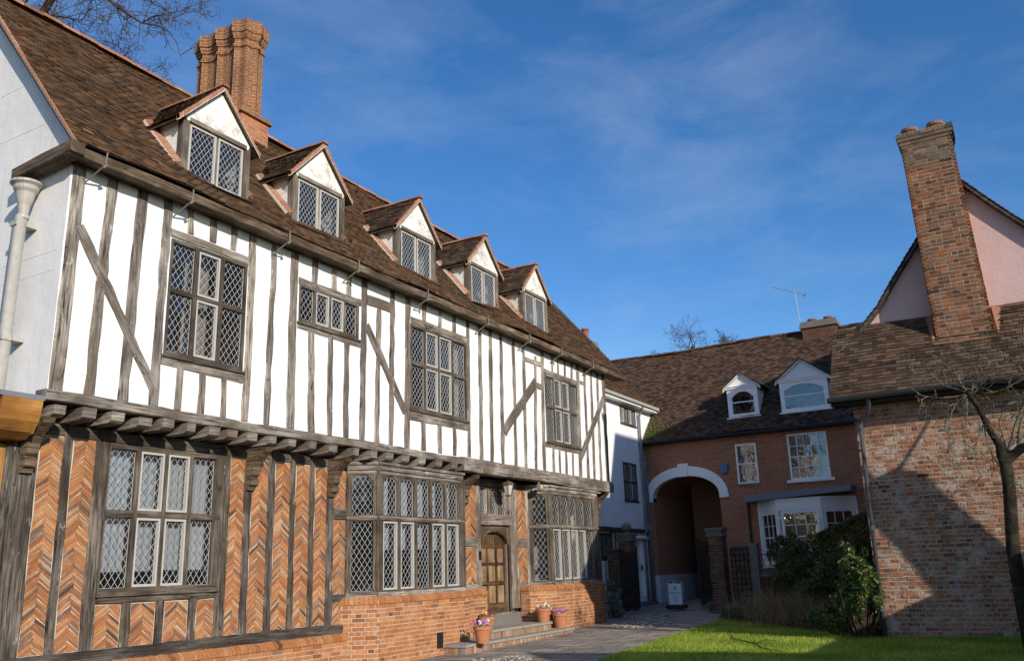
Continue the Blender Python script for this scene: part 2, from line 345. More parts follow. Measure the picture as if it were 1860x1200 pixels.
def prism(mb,F,poly,d0,d1,mi=0,c=None):
    c=c or (rng.random(),rng.random(),.5)
    mb.face([F.P(u,v,d1) for u,v in poly],[(u,v) for u,v in poly],mi,c); mb.face([F.P(u,v,d0) for u,v in reversed(poly)],[(u,v) for u,v in reversed(poly)],mi,c)
    n=len(poly)
    for i in range(n):
        a,b=poly[i],poly[(i+1)%n]; mb.face([F.P(*a,d1),F.P(*a,d0),F.P(*b,d0),F.P(*b,d1)],[(0,a[1]),(d1-d0,a[1]),(d1-d0,b[1]),(0,b[1])],mi,c)
def clip_poly(poly,u0,u1,v0,v1):
    for ax,lim,sg in ((0,u0,1),(0,u1,-1),(1,v0,1),(1,v1,-1)):
        o=[]
        for i in range(len(poly)):
            a,b=poly[i],poly[(i+1)%len(poly)]; fa=(a[ax]-lim)*sg; fb=(b[ax]-lim)*sg
            if fa>=0: o.append(a)
            if fa*fb<0:
                k=fa/(fa-fb); o.append((a[0]+(b[0]-a[0])*k,a[1]+(b[1]-a[1])*k))
        poly=o
        if len(poly)<3: return []
    return poly
def bricks(mb,F,u0,u1,v0,v1,bl=.225,bh=.075,j=.011,proud=.007,holes=(),bond='english',mi=0,mm=1,jit=.0025,thick=.1,back=True,keep=None):
    """wall face of real bricks, each its own slightly uneven block, on a mortar backing"""
    if back: 
        if holes: holed(mb,F,u0,u1,v0,v1,list(holes),-thick,0,mm)
        else: fbox(mb,F,u0,u1,v0,v1,-thick,0,mm)
    nr=int(round((v1-v0)/bh)); bh=(v1-v0)/nr
    for r in range(nr):
        hd=bond=='english' and r%2; l=bl/2 if hd else bl; off=(-bl/4 if hd else 0) if bond=='english' else (-(r%2)*bl/2)
        if bond=='flemish': pass
        u=u0+off-.001; k=0
        while u<u1:
            ll=l if bond!='flemish' else (bl if k%2==r%2 else bl/2)
            q=clip_poly([(u+j/2,v0+r*bh+j/2),(u+ll-j/2,v0+r*bh+j/2),(u+ll-j/2,v0+(r+1)*bh-j/2),(u+j/2,v0+(r+1)*bh-j/2)],u0,u1,v0,v1)
            cu=u+ll/2;cv=v0+(r+.5)*bh
            if q and not any(h[0]-.01<cu<h[1]+.01 and h[2]-.01<cv<h[3]+.01 for h in holes) and (keep is None or keep(cu,cv)):
                dj=proud+rng.uniform(-jit,jit); tl=rng.uniform(-.002,.002)
                q=[(a+rng.uniform(-jit,jit),b+rng.uniform(-jit,jit)) for a,b in q]; c=(min(1,max(0,rng.gauss(.55,.19))),rng.random(),rng.random())
                top=[F.P(a,b,dj+(a-cu)*tl*8) for a,b in q]; mb.face(top,q,mi,c)
                for i in range(len(q)):
                    a,b=q[i],q[(i+1)%len(q)]; mb.face([top[i],F.P(*a,0),F.P(*b,0),top[(i+1)%len(q)]],[a,a,b,b],mi,c)
            u+=ll;k+=1
def herring(mb,F,u0,u1,v0,v1,bw=.041,bl=.21,j=.009,mi=0,mm=1,cols=1,tilt=38):
    """zigzag brick nogging between the studs"""
    fbox(mb,F,u0,u1,v0,v1,-.06,-.012,mm)
    W=(u1-u0)/cols; th=R(tilt)
    half=W/2 if W<.5 else W/4
    n=int(round((u1-u0)/half))
    for k in range(n):
        a=u0+k*(u1-u0)/n; b=u0+(k+1)*(u1-u0)/n; sg=1 if k%2==0 else -1
        s=bw/math.cos(th); v=v0-half*math.tan(th)-s; i=0
        ofs=rng.random()*s
        while v<v1+half*math.tan(th)+s:
            dv=math.tan(th)*(b-a)
            y0=v+ofs if sg>0 else v+ofs+dv; y1=v+ofs+dv if sg>0 else v+ofs
            ja=-rng.uniform(0,.03) if k>0 else 0; jb=rng.uniform(0,.03) if k<n-1 else 0
            A,B=a+ja+j/2,b+jb-j/2
            q=[(A,y0+j/2),(B,y1+j/2),(B,y1+s-j/2),(A,y0+s-j/2)]
            q=[(x+rng.uniform(-.002,.002),y+rng.uniform(-.004,.004)) for x,y in q]
            q=clip_poly(q,u0+.012+.006*math.sin(v*9),u1-.012-.006*math.sin(v*7+2),v0+.01,v1-.01)
            if q:
                d=-.003+rng.uniform(-.004,.004)+(.002 if (i+k)%2 else 0); c=(min(1,max(0,rng.gauss(.52,.29))),rng.random(),rng.random())
                top=[F.P(x,y,d) for x,y in q]; mb.face(top,q,mi,c)
                for e in range(len(q)):
                    x,y=q[e],q[(e+1)%len(q)]; mb.face([top[e],F.P(*x,-.012),F.P(*y,-.012),top[(e+1)%len(q)]],[x,x,y,y],mi,c)
            v+=s;i+=1
def tiles(mb,O,u,v,width,length,tw=.165,g=.1,th=.014,keep=None,sag=None,mi=0,rag=.006,deck=True):
    """plain tiled slope: O lower-left corner, u along the eave, v up the slope"""
    O=Vector(O);u=Vector(u).normalized();v=Vector(v).normalized();n=u.cross(v).normalized()
    if n.z<0: n=-n
    nr=int(length/g); g=length/nr; sag=sag or (lambda a,b:0)
    for r in range(nr):
        x=-(r%2)*tw/2; wob=rng.uniform(-.006,.006); rl=rng.uniform(-.003,.003)
        while x<width-.01:
            a=max(0,x)+.0015;b=min(width,x+tw)-.0015;x+=tw
            if b-a<.02: continue
            cv=r*g
            if keep and not keep(O+u*((a+b)/2)+v*(cv+g*.5)): continue
            y=cv+rng.uniform(-rag,rag)+wob; h=th*1.9+rng.uniform(-.003,.005)+rl; tl=rng.uniform(-.004,.004)
            c=(min(1,max(0,rng.gauss(.48,.2))),rng.random(),rng.random()); sx=rng.uniform(-.002,.002)
            sg0=sag((a+b)/2,y); sg1=sag((a+b)/2,y+g)
            p0=O+u*(a+sx)+v*y+n*(h-tl+sg0);p1=O+u*(b+sx)+v*y+n*(h+tl+sg0);p2=O+u*b+v*(y+g*1.25)+n*(th*.6+sg1);p3=O+u*a+v*(y+g*1.25)+n*(th*.6+sg1)
            mb.face([p0,p1,p2,p3],[(a,y),(b,y),(b,y+g),(a,y+g)],mi,c)
            q0=p0-n*th;q1=p1-n*th; mb.face([q0,q1,p1,p0],[(a,y),(b,y),(b,y+th),(a,y+th)],mi,c)
            mb.face([q0,p0,p3,p3-n*th],[(y,0),(y,th),(y+g,th),(y+g,0)],mi,c); mb.face([p1,q1,p2-n*th,p2],[(y,0),(y,th),(y+g,th),(y+g,0)],mi,c)
    if deck:
        s=-.004
        nx=max(1,int(width/.6)); ny=max(1,int(length/.6))
        def dp(i,jj,k): a=width*i/nx;b=length*jj/ny; return O+u*a+v*b+n*(s+k+sag(a,b))
        for i in range(nx):
            for jj in range(ny):
                if keep and not keep((dp(i,jj,0)+dp(i+1,jj+1,0))/2): continue
                mb.face([dp(i,jj,0),dp(i+1,jj,0),dp(i+1,jj+1,0),dp(i,jj+1,0)],None,mi,(.1,.5,.5))
                mb.face([dp(i,jj,-.06),dp(i+1,jj,-.06),dp(i+1,jj+1,-.06),dp(i,jj+1,-.06)],None,mi,(.1,.5,.5))
def ridge(mb,p0,p1,r=.11,seg=.32,sagf=None,mi=0):
    p0=Vector(p0);p1=Vector(p1);L=(p1-p0).length;d=(p1-p0)/L;n=max(1,int(L/seg)); sd=d.cross(Vector((0,0,1))).normalized(); up=sd.cross(d)
    for i in range(n):
        a=p0+d*(L*i/n+.004);b=p0+d*(L*(i+1)/n-.004); dz=rng.uniform(-.008,.008)+(sagf(L*(i+.5)/n) if sagf else 0); c=(min(1,max(0,rng.gauss(.6,.2))),rng.random(),.5)
        for k in range(6):
            t0,t1=math.pi*k/6-.1,math.pi*(k+1)/6-.1+(.2 if k==5 else 0)
            f=lambda t,q:q+sd*math.cos(t)*r+up*(math.sin(t)*r*.8-.03+dz)
            mb.face([f(t0,a),f(t0,b),f(t1,b),f(t1,a)],None,mi,c)
        for q in (a,b): mb.face([q+sd*math.cos(math.pi*k/6)*r+up*(math.sin(math.pi*k/6)*r*.8-.03+dz) for k in range(7)],None,mi,c)
# ---- leaded windows
def archy(u,a,b,v1,rise): 
    t=abs((u-(a+b)/2)/((b-a)/2)); return v1-rise*(t**2.3)
def leads(mb,F,a,b,v0,v1,d,arch=0,cw=.092,chh=.135,w=.0088):
    n=max(2,round((b-a)/cw)); cw=(b-a)/n; m=max(1,round((v1-v0)/chh)); chh=(v1-v0)/m
    def seg(p,q):
        p=Vector(p);q=Vector(q);t=(q-p).normalized();s=Vector((-t.y,t.x))*w/2
        A=F.P(p.x-s.x,p.y-s.y,d);B=F.P(q.x-s.x,q.y-s.y,d);C=F.P(q.x+s.x,q.y+s.y,d);D=F.P(p.x+s.x,p.y+s.y,d);E=F.P(p.x,p.y,d+.004);G=F.P(q.x,q.y,d+.004)
        mb.face([A,B,G,E]);mb.face([E,G,C,D])
    for sgn in (1,-1):
        for k in range(-m-1,n+m+2):
            # line through (a+k*cw, v0) with slope sgn*chh/cw
            x0=a+k*cw; sl=sgn*chh/cw; pts=[]
            ts=[]
            def at(x): return v0+(x-x0)*sl
            xa,xb=a,b; ya,yb=at(xa),at(xb)
            if max(ya,yb)<=v0+1e-4 or min(ya,yb)>=v1-1e-4: continue
            def cut(x,y):
                if y<v0: return x0+(v0-v0)/sl, v0
                if y>v1: return x0+(v1-v0)/sl, v1
                return x,y
            p=cut(xa,ya);q=cut(xb,yb)
            if q[0]-p[0]<.004: continue
            seg(p,q)
    for e in ((a,v0,b,v0),(a,v1,b,v1),(a,v0,a,v1),(b,v0,b,v1)): seg(e[:2],e[2:])
    return n,m,cw,chh
def quarries(mb,F,a,b,v0,v1,d,cw,chh,n,m,tilt=.012):
    for i in range(-1,2*n+1):
        for jj in range(-1,2*m+1):
            if (i+jj)%2: continue
            cx=a+i*cw/2+cw/2*0; cy=v0+jj*chh/2
            q=clip_poly([(cx,cy-chh/2),(cx+cw/2,cy),(cx,cy+chh/2),(cx-cw/2,cy)],a,b,v0,v1)
            if not q: continue
            tx,ty=rng.gauss(0,tilt),rng.gauss(0,tilt); mb.face([F.P(x,y,d+(x-cx)*tx+(y-cy)*ty) for x,y in q],None)
def window(parent,F,rect,lights,depth=.05,fmat='oak_frame',name='window',casm='casement_paint',cw=.1,chh=.145,label=None,frame_proud=.01,sill=True):
    """lights: (u0,u1,v0,v1,arch_rise,is_casement)"""
    u0,u1,v0,v1=rect; mb=MB()
    holed(mb,F,u0,u1,v0,v1,[l[:4] for l in lights],-depth-.04,frame_proud,0,'t')
    for a,b,c,d,ar,cs in lights:
        if ar:
            K=10
            for k in range(K):
                x0=a+(b-a)*k/K;x1=a+(b-a)*(k+1)/K;y0=archy(x0,a,b,d,ar);y1=archy(x1,a,b,d,ar)
                mb.face([F.P(x0,y0,frame_proud-.012),F.P(x1,y1,frame_proud-.012),F.P(x1,d,frame_proud-.012),F.P(x0,d,frame_proud-.012)],[(x0,y0),(x1,y1),(x1,d),(x0,d)],0,(.5,.5,.5))
                mb.face([F.P(x0,y0,frame_proud-.012),F.P(x1,y1,frame_proud-.012),F.P(x1,y1,-depth),F.P(x0,y0,-depth)],[(x0,0),(x1,0),(x1,.05),(x0,.05)],0,(.5,.5,.5))
    if sill: fbox(mb,F,u0-.03,u1+.03,v0-.035,v0+.004,-.02,frame_proud+.035,0,None,'u')
    wo=mb.build(name,fmat,parent); 
    if label: wo['label']=label
    lb=MB();gb=MB()
    for a,b,c,d,ar,cs in lights:
        if cs:
            cb=MB(); e=.034; holed(cb,F,a+.004,b-.004,c+.004,d-.004,[(a+e,b-e,c+e,d-e)],-depth+.004,frame_proud-.008 if not cs==2 else frame_proud+.012,0,'t'); cb.build('casement',casm,wo)
            A,B,Cc,D=a+e,b-e,c+e,d-e
        else: A,B,Cc,D=a,b,c,d
        gd=-depth+.012
        n,m,w_,h_=leads(lb,F,A,B,Cc,D,gd+.004,0,cw,chh); quarries(gb,F,A,B,Cc,D,gd,w_,h_,n,m)
        if ar and casm!='none':
            # pale putty line round the arched head
            K=12; pts=[F.P(a+(b-a)*k/K,archy(a+(b-a)*k/K,a,b,d,ar)-.008,gd+.008) for k in range(K+1)]
            tube(lb,pts,.009,4,0,cap=False)
    lb.build('leadwork','lead_came',wo); gb.build('window_glass','old_glass',wo)
    return wo
def curtain(parent,F,u0,u1,v0,v1,d,matn='curtain',amp=.02,per=.09,name='curtain'):
    mb=MB(); n=max(6,int((u1-u0)/.02)); ph=rng.random()*6
    for i in range(n):
        a=u0+(u1-u0)*i/n;b=u0+(u1-u0)*(i+1)/n; fa=d+amp*math.sin(a/per*6.28+ph);fb=d+amp*math.sin(b/per*6.28+ph)
        mb.face([F.P(a,v0,fa),F.P(b,v0,fb),F.P(b,v1,fb),F.P(a,v1,fa)],None)
    return mb.build(name,matn,parent,True)
# ================================================================ GROUND
def gpoly(name,pts,m,dz,kind='structure'):
    mb=MB(); mb.face([(x,y,gz(x,y)+dz) for x,y in pts],[(x,y) for x,y in pts]); return tag(mb.build(name,m),kind=kind)
gpoly('ground',[(-160,-120),(160,-120),(160,220),(-160,220)],'earth',-.03)
gpoly('path',[(-12.6,6),(-6.2,6),(-6.35,12),(-6.62,15),(-6.9,20),(-7.15,22.6),(-8.2,26.2),(-8.2,29.2),(-9.0,29.98),(-9.15,30),(-9.15,44),(-11.6,44),(-11.6,30),(-12.6,30)],'paving',0)
gpoly('lawn',[(-6.2,6),(6,6),(6,17.2),(-.4,17.3),(-2.7,17.6),(-4.1,18.9),(-5.7,20.9),(-7.1,22.4),(-6.9,20),(-6.62,15),(-6.35,12)],'lawn_soil',.012)
# grass blades on the lawn
def in_lawn(x,y):
    if y<12.6 or x>0.9: return False
    l=np.interp(y,[6,12,15,20,22.6],[-6.2,-6.35,-6.62,-6.9,-7.15]); 
    r=np.interp(y,[17.25,17.6,18.9,20.9,22.4],[6,-2.7,-4.1,-5.7,-7.1])
    return l<x<r
mb=MB(); V=[];Fc=[];Cc=[];rg=random.Random(3)
for k in range(95000):
    y=12.6+ (rg.random()**1.15)*9.8; x=-7.1+rg.random()*8
    if not in_lawn(x+rg.gauss(0,.05),y+rg.gauss(0,.04)): continue
    z=gz(x,y)+.01; a=rg.random()*6.283; h=rg.uniform(.025,.06); wd=.0045; b=rg.uniform(0,.03); ca,sa=math.cos(a),math.sin(a)
    i=len(V); V+=[(x-ca*wd,y-sa*wd,z),(x+ca*wd,y+sa*wd,z),(x+sa*b+rg.uniform(-.01,.01),y-ca*b,z+h)]; Fc.append((i,i+1,i+2)); Cc.append(min(1,max(0,.55*rg.random()+.25+.16*math.sin(x*3.1+1.7*math.sin(y*2.3))+.14*math.sin(y*4.1+x*1.3)-.12*(rg.random()<.12))))
me=bpy.data.meshes.new('grass'); me.from_pydata(V,[],Fc); me.materials.append(MATS['grass_blade'])
at=me.color_attributes.new('rnd','FLOAT_COLOR','CORNER'); at.data.foreach_set('color',np.repeat(np.array([[c,c,c,1] for c in Cc],dtype=np.float32),3,axis=0).ravel())
go=bpy.data.objects.new('grass',me); COL.objects.link(go); tag(go,'short bright green lawn grass between the paved path and the old brick wall','grass',kind='stuff')
# cobbled patches in the path
def cobbles(name,cx,cy,rx,ry,n,seed):
    r=random.Random(seed); m=MB()
    for k in range(n):
        a=r.random()*6.283; q=math.sqrt(r.random()); x=cx+rx*q*math.cos(a);y=cy+ry*q*math.sin(a); s=r.uniform(.025,.05); z=gz(x,y); e=r.random()*3
        lathe(m,(x,y,z),[(s,.0),(s*.92,s*.35),(s*.5,s*.6),(.001,s*.66)],7,0,(r.random(),r.random(),0))
    return tag(m.build(name,'cobble',None,True),kind='structure')
cobbles('cobbled_patch',-8.65,20.9,.75,.85,420,1); cobbles('cobbled_patch',-9.5,23.6,.8,.7,260,2); cobbles('cobbled_patch',-8.35,13.6,.55,.8,260,4)
# ================================================================ TIMBER-FRAMED HOUSE
H=empty('timber_framed_house',(-10.2,6.25,0),'long half-timbered house with white plaster upper floor, herringbone brick below and five roof dormers','house')
def t1(name,F,p,q,w,mat='oak_grey',d0=-.12,d1=.012,jit=.015,w2=None,label=None,par=None):
    mb=MB(); timber(mb,F,p,q,w,d0,d1,0,jit,None,w2); o=mb.build(name,mat,par or H)
    if label:o['label']=label
    return o
# upper wall plaster with window openings
wins_up=[(7.88,9.34,4.52,6.27),(10.52,12.08,5.6,6.28),(13.66,15.71,4.54,6.28),(19.38,21.28,4.5,6.24)]
mb=MB(); holed(mb,UP,6.27,23.15,3.68,6.98,wins_up,-.16,-.008); mb.build('plaster_wall','plaster_white',H)
# studs (bottom u, top u, width, z0, z1)
ST=[(6.82,6.85,.15,3.77,6.9),(7.31,7.33,.17,3.77,6.9),(7.78,7.78,.15,3.77,6.9),
(8.2,8.18,.11,6.44,6.9),(8.62,8.61,.12,6.44,6.9),(9.04,9.02,.12,6.44,6.9),(9.44,9.43,.14,3.77,6.9),
(8.19,8.19,.11,3.77,4.38),(8.61,8.59,.12,3.77,4.38),(9.03,9.01,.11,3.77,4.38),
(9.89,9.91,.125,3.77,6.9),(10.41,10.39,.18,3.77,6.9),(10.9,10.89,.15,6.38,6.9),(11.38,11.38,.14,6.38,6.9),(11.8,11.8,.14,6.38,6.9),
(10.9,10.85,.155,3.77,5.5),(11.37,11.33,.13,3.77,5.5),(11.79,11.76,.135,3.77,5.5),(12.22,12.23,.16,3.77,6.9),
(12.64,12.68,.13,3.77,6.36),(13.06,13.1,.14,3.77,6.9),(13.56,13.6,.17,3.77,6.9),
(14.16,14.17,.12,6.42,6.9),(14.72,14.73,.12,6.42,6.9),(15.27,15.28,.12,6.42,6.9),
(14.12,14.12,.14,3.77,4.36),(14.67,14.67,.13,3.77,4.36),(15.23,15.24,.12,3.77,4.36),
(15.77,15.82,.13,3.77,6.9),(16.26,16.32,.14,3.77,6.9),(16.71,16.78,.14,3.77,6.9),(17.19,17.25,.14,3.77,6.9),(17.78,17.84,.13,3.75,6.9),(18.26,18.34,.13,3.73,6.9),
(18.76,18.92,.13,3.73,6.62),(19.2,19.3,.14,3.73,6.9),
(19.84,19.85,.10,6.36,6.9),(20.2,20.21,.10,6.36,6.9),(20.58,20.6,.10,6.36,6.9),(20.99,21.01,.10,6.36,6.9),
(19.68,19.7,.10,3.73,4.4),(20.03,20.05,.10,3.73,4.4),(20.4,20.42,.10,3.73,4.4),(20.8,20.82,.10,3.73,4.4),
(21.22,21.38,.18,3.73,6.9),(21.7,21.82,.13,3.75,6.9),(22.1,22.24,.13,3.75,6.9),(22.53,22.68,.13,3.75,6.9),(23.0,23.08,.18,3.7,6.95)]
t1('post',UP,(6.355,3.7),(6.37,6.95),.185,d0=-.012,jit=.008)
for a,b,w_,z0,z1 in ST: t1('stud',UP,(a,z0),(b,z1),w_)
for p,q,w_ in [((7.86,6.36),(9.36,6.345),.13),((7.86,4.44),(9.36,4.42),.15),((10.5,6.335),(12.14,6.335),.12),((10.5,5.55),(12.14,5.53),.12),((12.31,6.45),(13.03,6.46),.2),
 ((13.69,6.37),(15.75,6.37),.15),((13.64,4.43),(15.78,4.44),.2),((18.41,6.45),(19.22,6.45),.13),((19.37,6.32),(21.28,6.3),.12),((19.3,4.42),(21.22,4.42),.13),((18.98,5.87),(19.22,5.86),.15),((21.47,6.37),(21.72,6.36),.1)]:
    t1('rail',UP,p,q,w_,d1=.014,jit=.007)
for p,q,w_ in [((6.43,5.98),(7.76,4.0),.14),((12.31,5.95),(13.5,4.45),.17),((18.9,5.95),(17.27,4.5),.24),((23.02,6.12),(21.27,4.25),.2)]:
    t1('brace',UP,p,q,w_,d1=.022,jit=.012)
t1('wall_plate',UP,(6.27,6.9),(23.15,6.9),.16,'oak_dark',-.1,.02)
# bressummer and joists
t1('bressummer',UP,(6.2,3.685),(15.5,3.675),.14,'oak_grey',-.16,.06,.01)
t1('bressummer',UP,(15.45,3.60),(23.2,3.55),.24,'oak_grey',-.16,.075,.012)
t1('bressummer',UP,(15.4,3.73),(23.2,3.70),.07,'oak_grey',-.1,.05,.008)
yj=6.35
JY=[6.38,6.78,7.19,7.61,7.98,8.37,8.79,9.13,9.52,9.95,10.38,10.86,11.36,11.95,12.45]
for y in JY:
    mb=MB(); z0=3.44+rng.uniform(-.012,.012);hh=.15+rng.uniform(-.015,.012); ww=.175+rng.uniform(-.03,.03); c=(rng.random(),.5,.5)
    P=[(-.9,z0),(.02,z0),(.09,z0+.035),(.10,z0+hh),(-.9,z0+hh)]
    Fj=Fr((-10.2,y,0),(1,0,0),(0,1,0)); prism(mb,Fj,P,-ww/2,ww/2,0,c); mb.build('joist','oak_grey',H)
for y in [12.95,13.45,13.98,14.55,15.12]:
    mb=MB(); prism(mb,Fr((-10.2,y,0),(1,0,0),(0,1,0)),[(-.6,3.46),(.0,3.46),(.05,3.49),(.07,3.6),(-.6,3.6)],-.11,.11); mb.build('joist','oak_grey',H)
mb=MB(); wbox(mb,-15.5,-10.28,6.3,23.15,3.61,3.66); mb.build('floor','oak_dark',H)
# carved brackets under the jetty
def bracket(y,z1=3.42,h=.66,w_=.15,sc_=1):
    Fj=Fr((-10.6,y,0),(1,0,0),(0,1,0)); z0=z1-h
    P=[(0,z0),(.07,z0+.01),(.09,z0+.06),(.14,z0+.08),(.15,z0+.16),(.11,z0+.2),(.16,z0+.25),(.17,z0+.36),(.24,z0+.47),(.34,z0+.55),(.42,z0+.6),(.44,z1),(0,z1)]
    mb=MB(); prism(mb,Fj,P,-w_/2,w_/2,0,(.5,.5,.5)); mb.build('bracket','oak_brown',H)
for y in (6.3,9.95,11.85,16.05,22.85): bracket(y)
# ground floor: studs, rails, herringbone nogging, openings
G0,G1=.62,3.42
GS=[(6.28,.40,.1),(6.87,.12,0),(7.36,.19,0),(9.49,.19,0),(9.96,.145,0),(10.46,.15,0),(10.95,.125,0),(11.41,.125,0),(11.87,.17,0),(12.35,.12,0),(16.05,.22,0),(16.71,.18,0),(18.28,.34,0),(18.98,.2,0),(22.95,.3,0)]
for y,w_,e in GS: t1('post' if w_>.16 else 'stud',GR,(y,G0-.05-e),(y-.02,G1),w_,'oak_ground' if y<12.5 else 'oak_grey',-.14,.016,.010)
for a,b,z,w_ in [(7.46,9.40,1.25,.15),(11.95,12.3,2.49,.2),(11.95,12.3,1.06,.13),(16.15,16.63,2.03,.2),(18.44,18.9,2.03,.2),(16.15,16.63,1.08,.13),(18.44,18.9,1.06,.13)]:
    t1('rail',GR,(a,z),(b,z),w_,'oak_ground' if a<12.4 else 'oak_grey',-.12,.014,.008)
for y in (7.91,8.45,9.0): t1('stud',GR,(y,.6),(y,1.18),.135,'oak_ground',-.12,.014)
t1('sill_beam',GR,(6.1,.535),(12.2,.54),.17,'oak_dark',-.2,.05,.012)
t1('wall_plate',GR,(6.2,3.36),(23.1,3.36),.16,'oak_dark',-.14,.01,.008)
for a,b,z0,z1,cc in [(6.48,6.81,.62,3.28,1),(6.93,7.27,.62,3.28,1),(9.58,9.89,.63,3.28,1),(10.03,10.39,.63,3.28,1),(10.53,10.89,.63,3.28,1),(11.01,11.35,.63,3.28,1),(11.47,11.79,.63,3.28,1),(11.95,12.29,2.59,3.28,1),(11.95,12.29,1.12,2.39,1),(11.95,12.29,.3,1.0,1),
   (7.45,7.84,.62,1.17,1),(7.98,8.38,.62,1.17,1),(8.52,8.93,.62,1.17,1),(9.07,9.4,.62,1.17,1),(16.16,16.62,2.13,3.28,1),(16.16,16.62,1.14,1.93,1),(18.45,18.88,2.13,3.28,1),(18.45,18.88,1.12,1.93,1)]:
    mb=MB(); herring(mb,GR,a,b,z0,z1); mb.build('brick_nogging',['brick_herring','mortar'],H)
# back-up wall behind the nogging with openings for window, bays and door
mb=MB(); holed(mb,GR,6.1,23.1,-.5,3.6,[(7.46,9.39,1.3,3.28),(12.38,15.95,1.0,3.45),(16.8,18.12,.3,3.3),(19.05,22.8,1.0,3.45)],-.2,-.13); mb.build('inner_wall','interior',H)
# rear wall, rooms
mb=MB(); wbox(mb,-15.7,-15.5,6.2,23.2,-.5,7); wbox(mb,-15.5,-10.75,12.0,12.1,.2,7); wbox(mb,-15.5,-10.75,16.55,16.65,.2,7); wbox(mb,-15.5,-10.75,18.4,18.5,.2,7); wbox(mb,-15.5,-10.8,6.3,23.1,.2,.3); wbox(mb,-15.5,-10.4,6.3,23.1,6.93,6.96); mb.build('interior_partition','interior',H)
# gable end facing the viewer (-Y) and far gable
FL=Fr((0,6.25,0),(1,0,0),(0,-1,0)); FRt=Fr((0,23.15,0),(1,0,0),(0,1,0))
def zroof(x): return 7.0+1.185*(-9.95-x)
mb=MB(); xr=-12.92; zr=zroof(xr)
prism(mb,FL,[(-10.21,3.66),(-10.21,6.6),(-10.3,zroof(-10.3)-.12),(xr,zr-.1),(-15.6,zroof(-10.3)-.12),(-15.6,3.66)],-.12,0); prism(mb,FL,[(-10.62,-.4),(-10.62,3.66),(-15.6,3.66),(-15.6,-.4)],-.12,-.05)
mb.build('gable_wall','plaster_side',H)
mb=MB(); prism(mb,FRt,[(-10.64,-.4),(-15.6,-.4),(-15.6,3.5),(-10.64,3.5)],-.12,0); prism(mb,FRt,[(-10.25,3.5),(-10.25,zroof(-10.25)-.12),(xr,zr-.1),(-15.6,zroof(-10.3)-.12),(-15.6,3.5)],-.12,0); mb.build('gable_wall','plaster_side',H)
# plaster lap lines on the gable (thin joints)
mb=MB()
for z in (5.35,5.62,7.6,8.4): fbox(mb,FL,-12.8,min(-10.32,-9.95-(z-7)/1.185-.25),z,z+.008,0,.004)
mb.build('plaster_joint','render_white',H)
# main roof
sl_=math.hypot(1,1.185); vdir=Vector((-1,0,1.185))/sl_; RL=(-9.93+12.92)*sl_
def sagm(a,b): return .022*math.sin(a*1.1+b*.8)+.018*math.sin(a*1.7)+.012*math.sin(a*.63+b*1.5)+.012*math.sin(a*3.3+2)-.02*math.sin(math.pi*min(1,max(0,b/RL)))
DY=[(8.08,9.44),(10.47,11.83),(13.49,14.83),(16.17,17.5),(18.72,20.05)]
XF=-10.4
def notdormer(p):
    return not any(a+.02<p.y<b-.02 and XF-.9<p.x<XF-.02 for a,b in DY)
mb=MB(); tiles(mb,(-9.93,6.1,zroof(-9.93)),(0,1,0),vdir,18.0,RL,tw=.155,g=.08,rag=.007,keep=notdormer,sag=sagm); 
tiles(mb,(-15.91,6.1,zroof(-9.93)),(0,1,0),Vector((1,0,1.185)),18.0,RL,tw=.4,g=.3)
roof=mb.build('roof','tile_old',H)
mb=MB(); ridge(mb,(xr,6.08,zr+.04),(xr,24.1,zr+.02),.12,.33,lambda a:.02*math.sin(a*1.1)); mb.build('ridge_tiles','tile_orange',roof)
# verge on the near gable: mortar bed and tile undercloak
mb=MB(); Fv=Fr((0,6.1,0),(1,0,0),(0,-1,0))
n_=46
for i in range(n_):
    x0=-9.9-(3.0)*i/n_; x1=-9.9-(3.0)*(i+.75)/n_
    prism(mb,Fv,[(x0,zroof(x0)-.03),(x0,zroof(x0)+.03),(x1,zroof(x1)+.035),(x1,zroof(x1)-.01)],-.03,.018,0,(.8,.8,.5))
mb.build('verge_tiles','tile_orange',roof)
mb=MB(); prism(mb,Fv,[(-9.95,zroof(-9.95)-.06),(-9.95,zroof(-9.95)+.005),(xr,zr+.005),(xr,zr-.06)],-.12,.004); mb.build('verge_mortar','mortar_cream',roof)
mb=MB(); prism(mb,Fv,[(-9.97,zroof(-9.97)-.10),(-9.97,zroof(-9.97)-.06),(xr,zr-.06),(xr,zr-.10)],-.15,-.01); mb.build('verge_board','oak_dark',roof)
# far verge
mb=MB(); Fv2=Fr((0,24.1,0),(1,0,0),(0,1,0)); prism(mb,Fv2,[(-9.95,zroof(-9.95)-.1),(-9.95,zroof(-9.95)-.01),(xr,zr-.01),(xr,zr-.1)],-.9,.0); mb.build('soffit','oak_dark',roof)
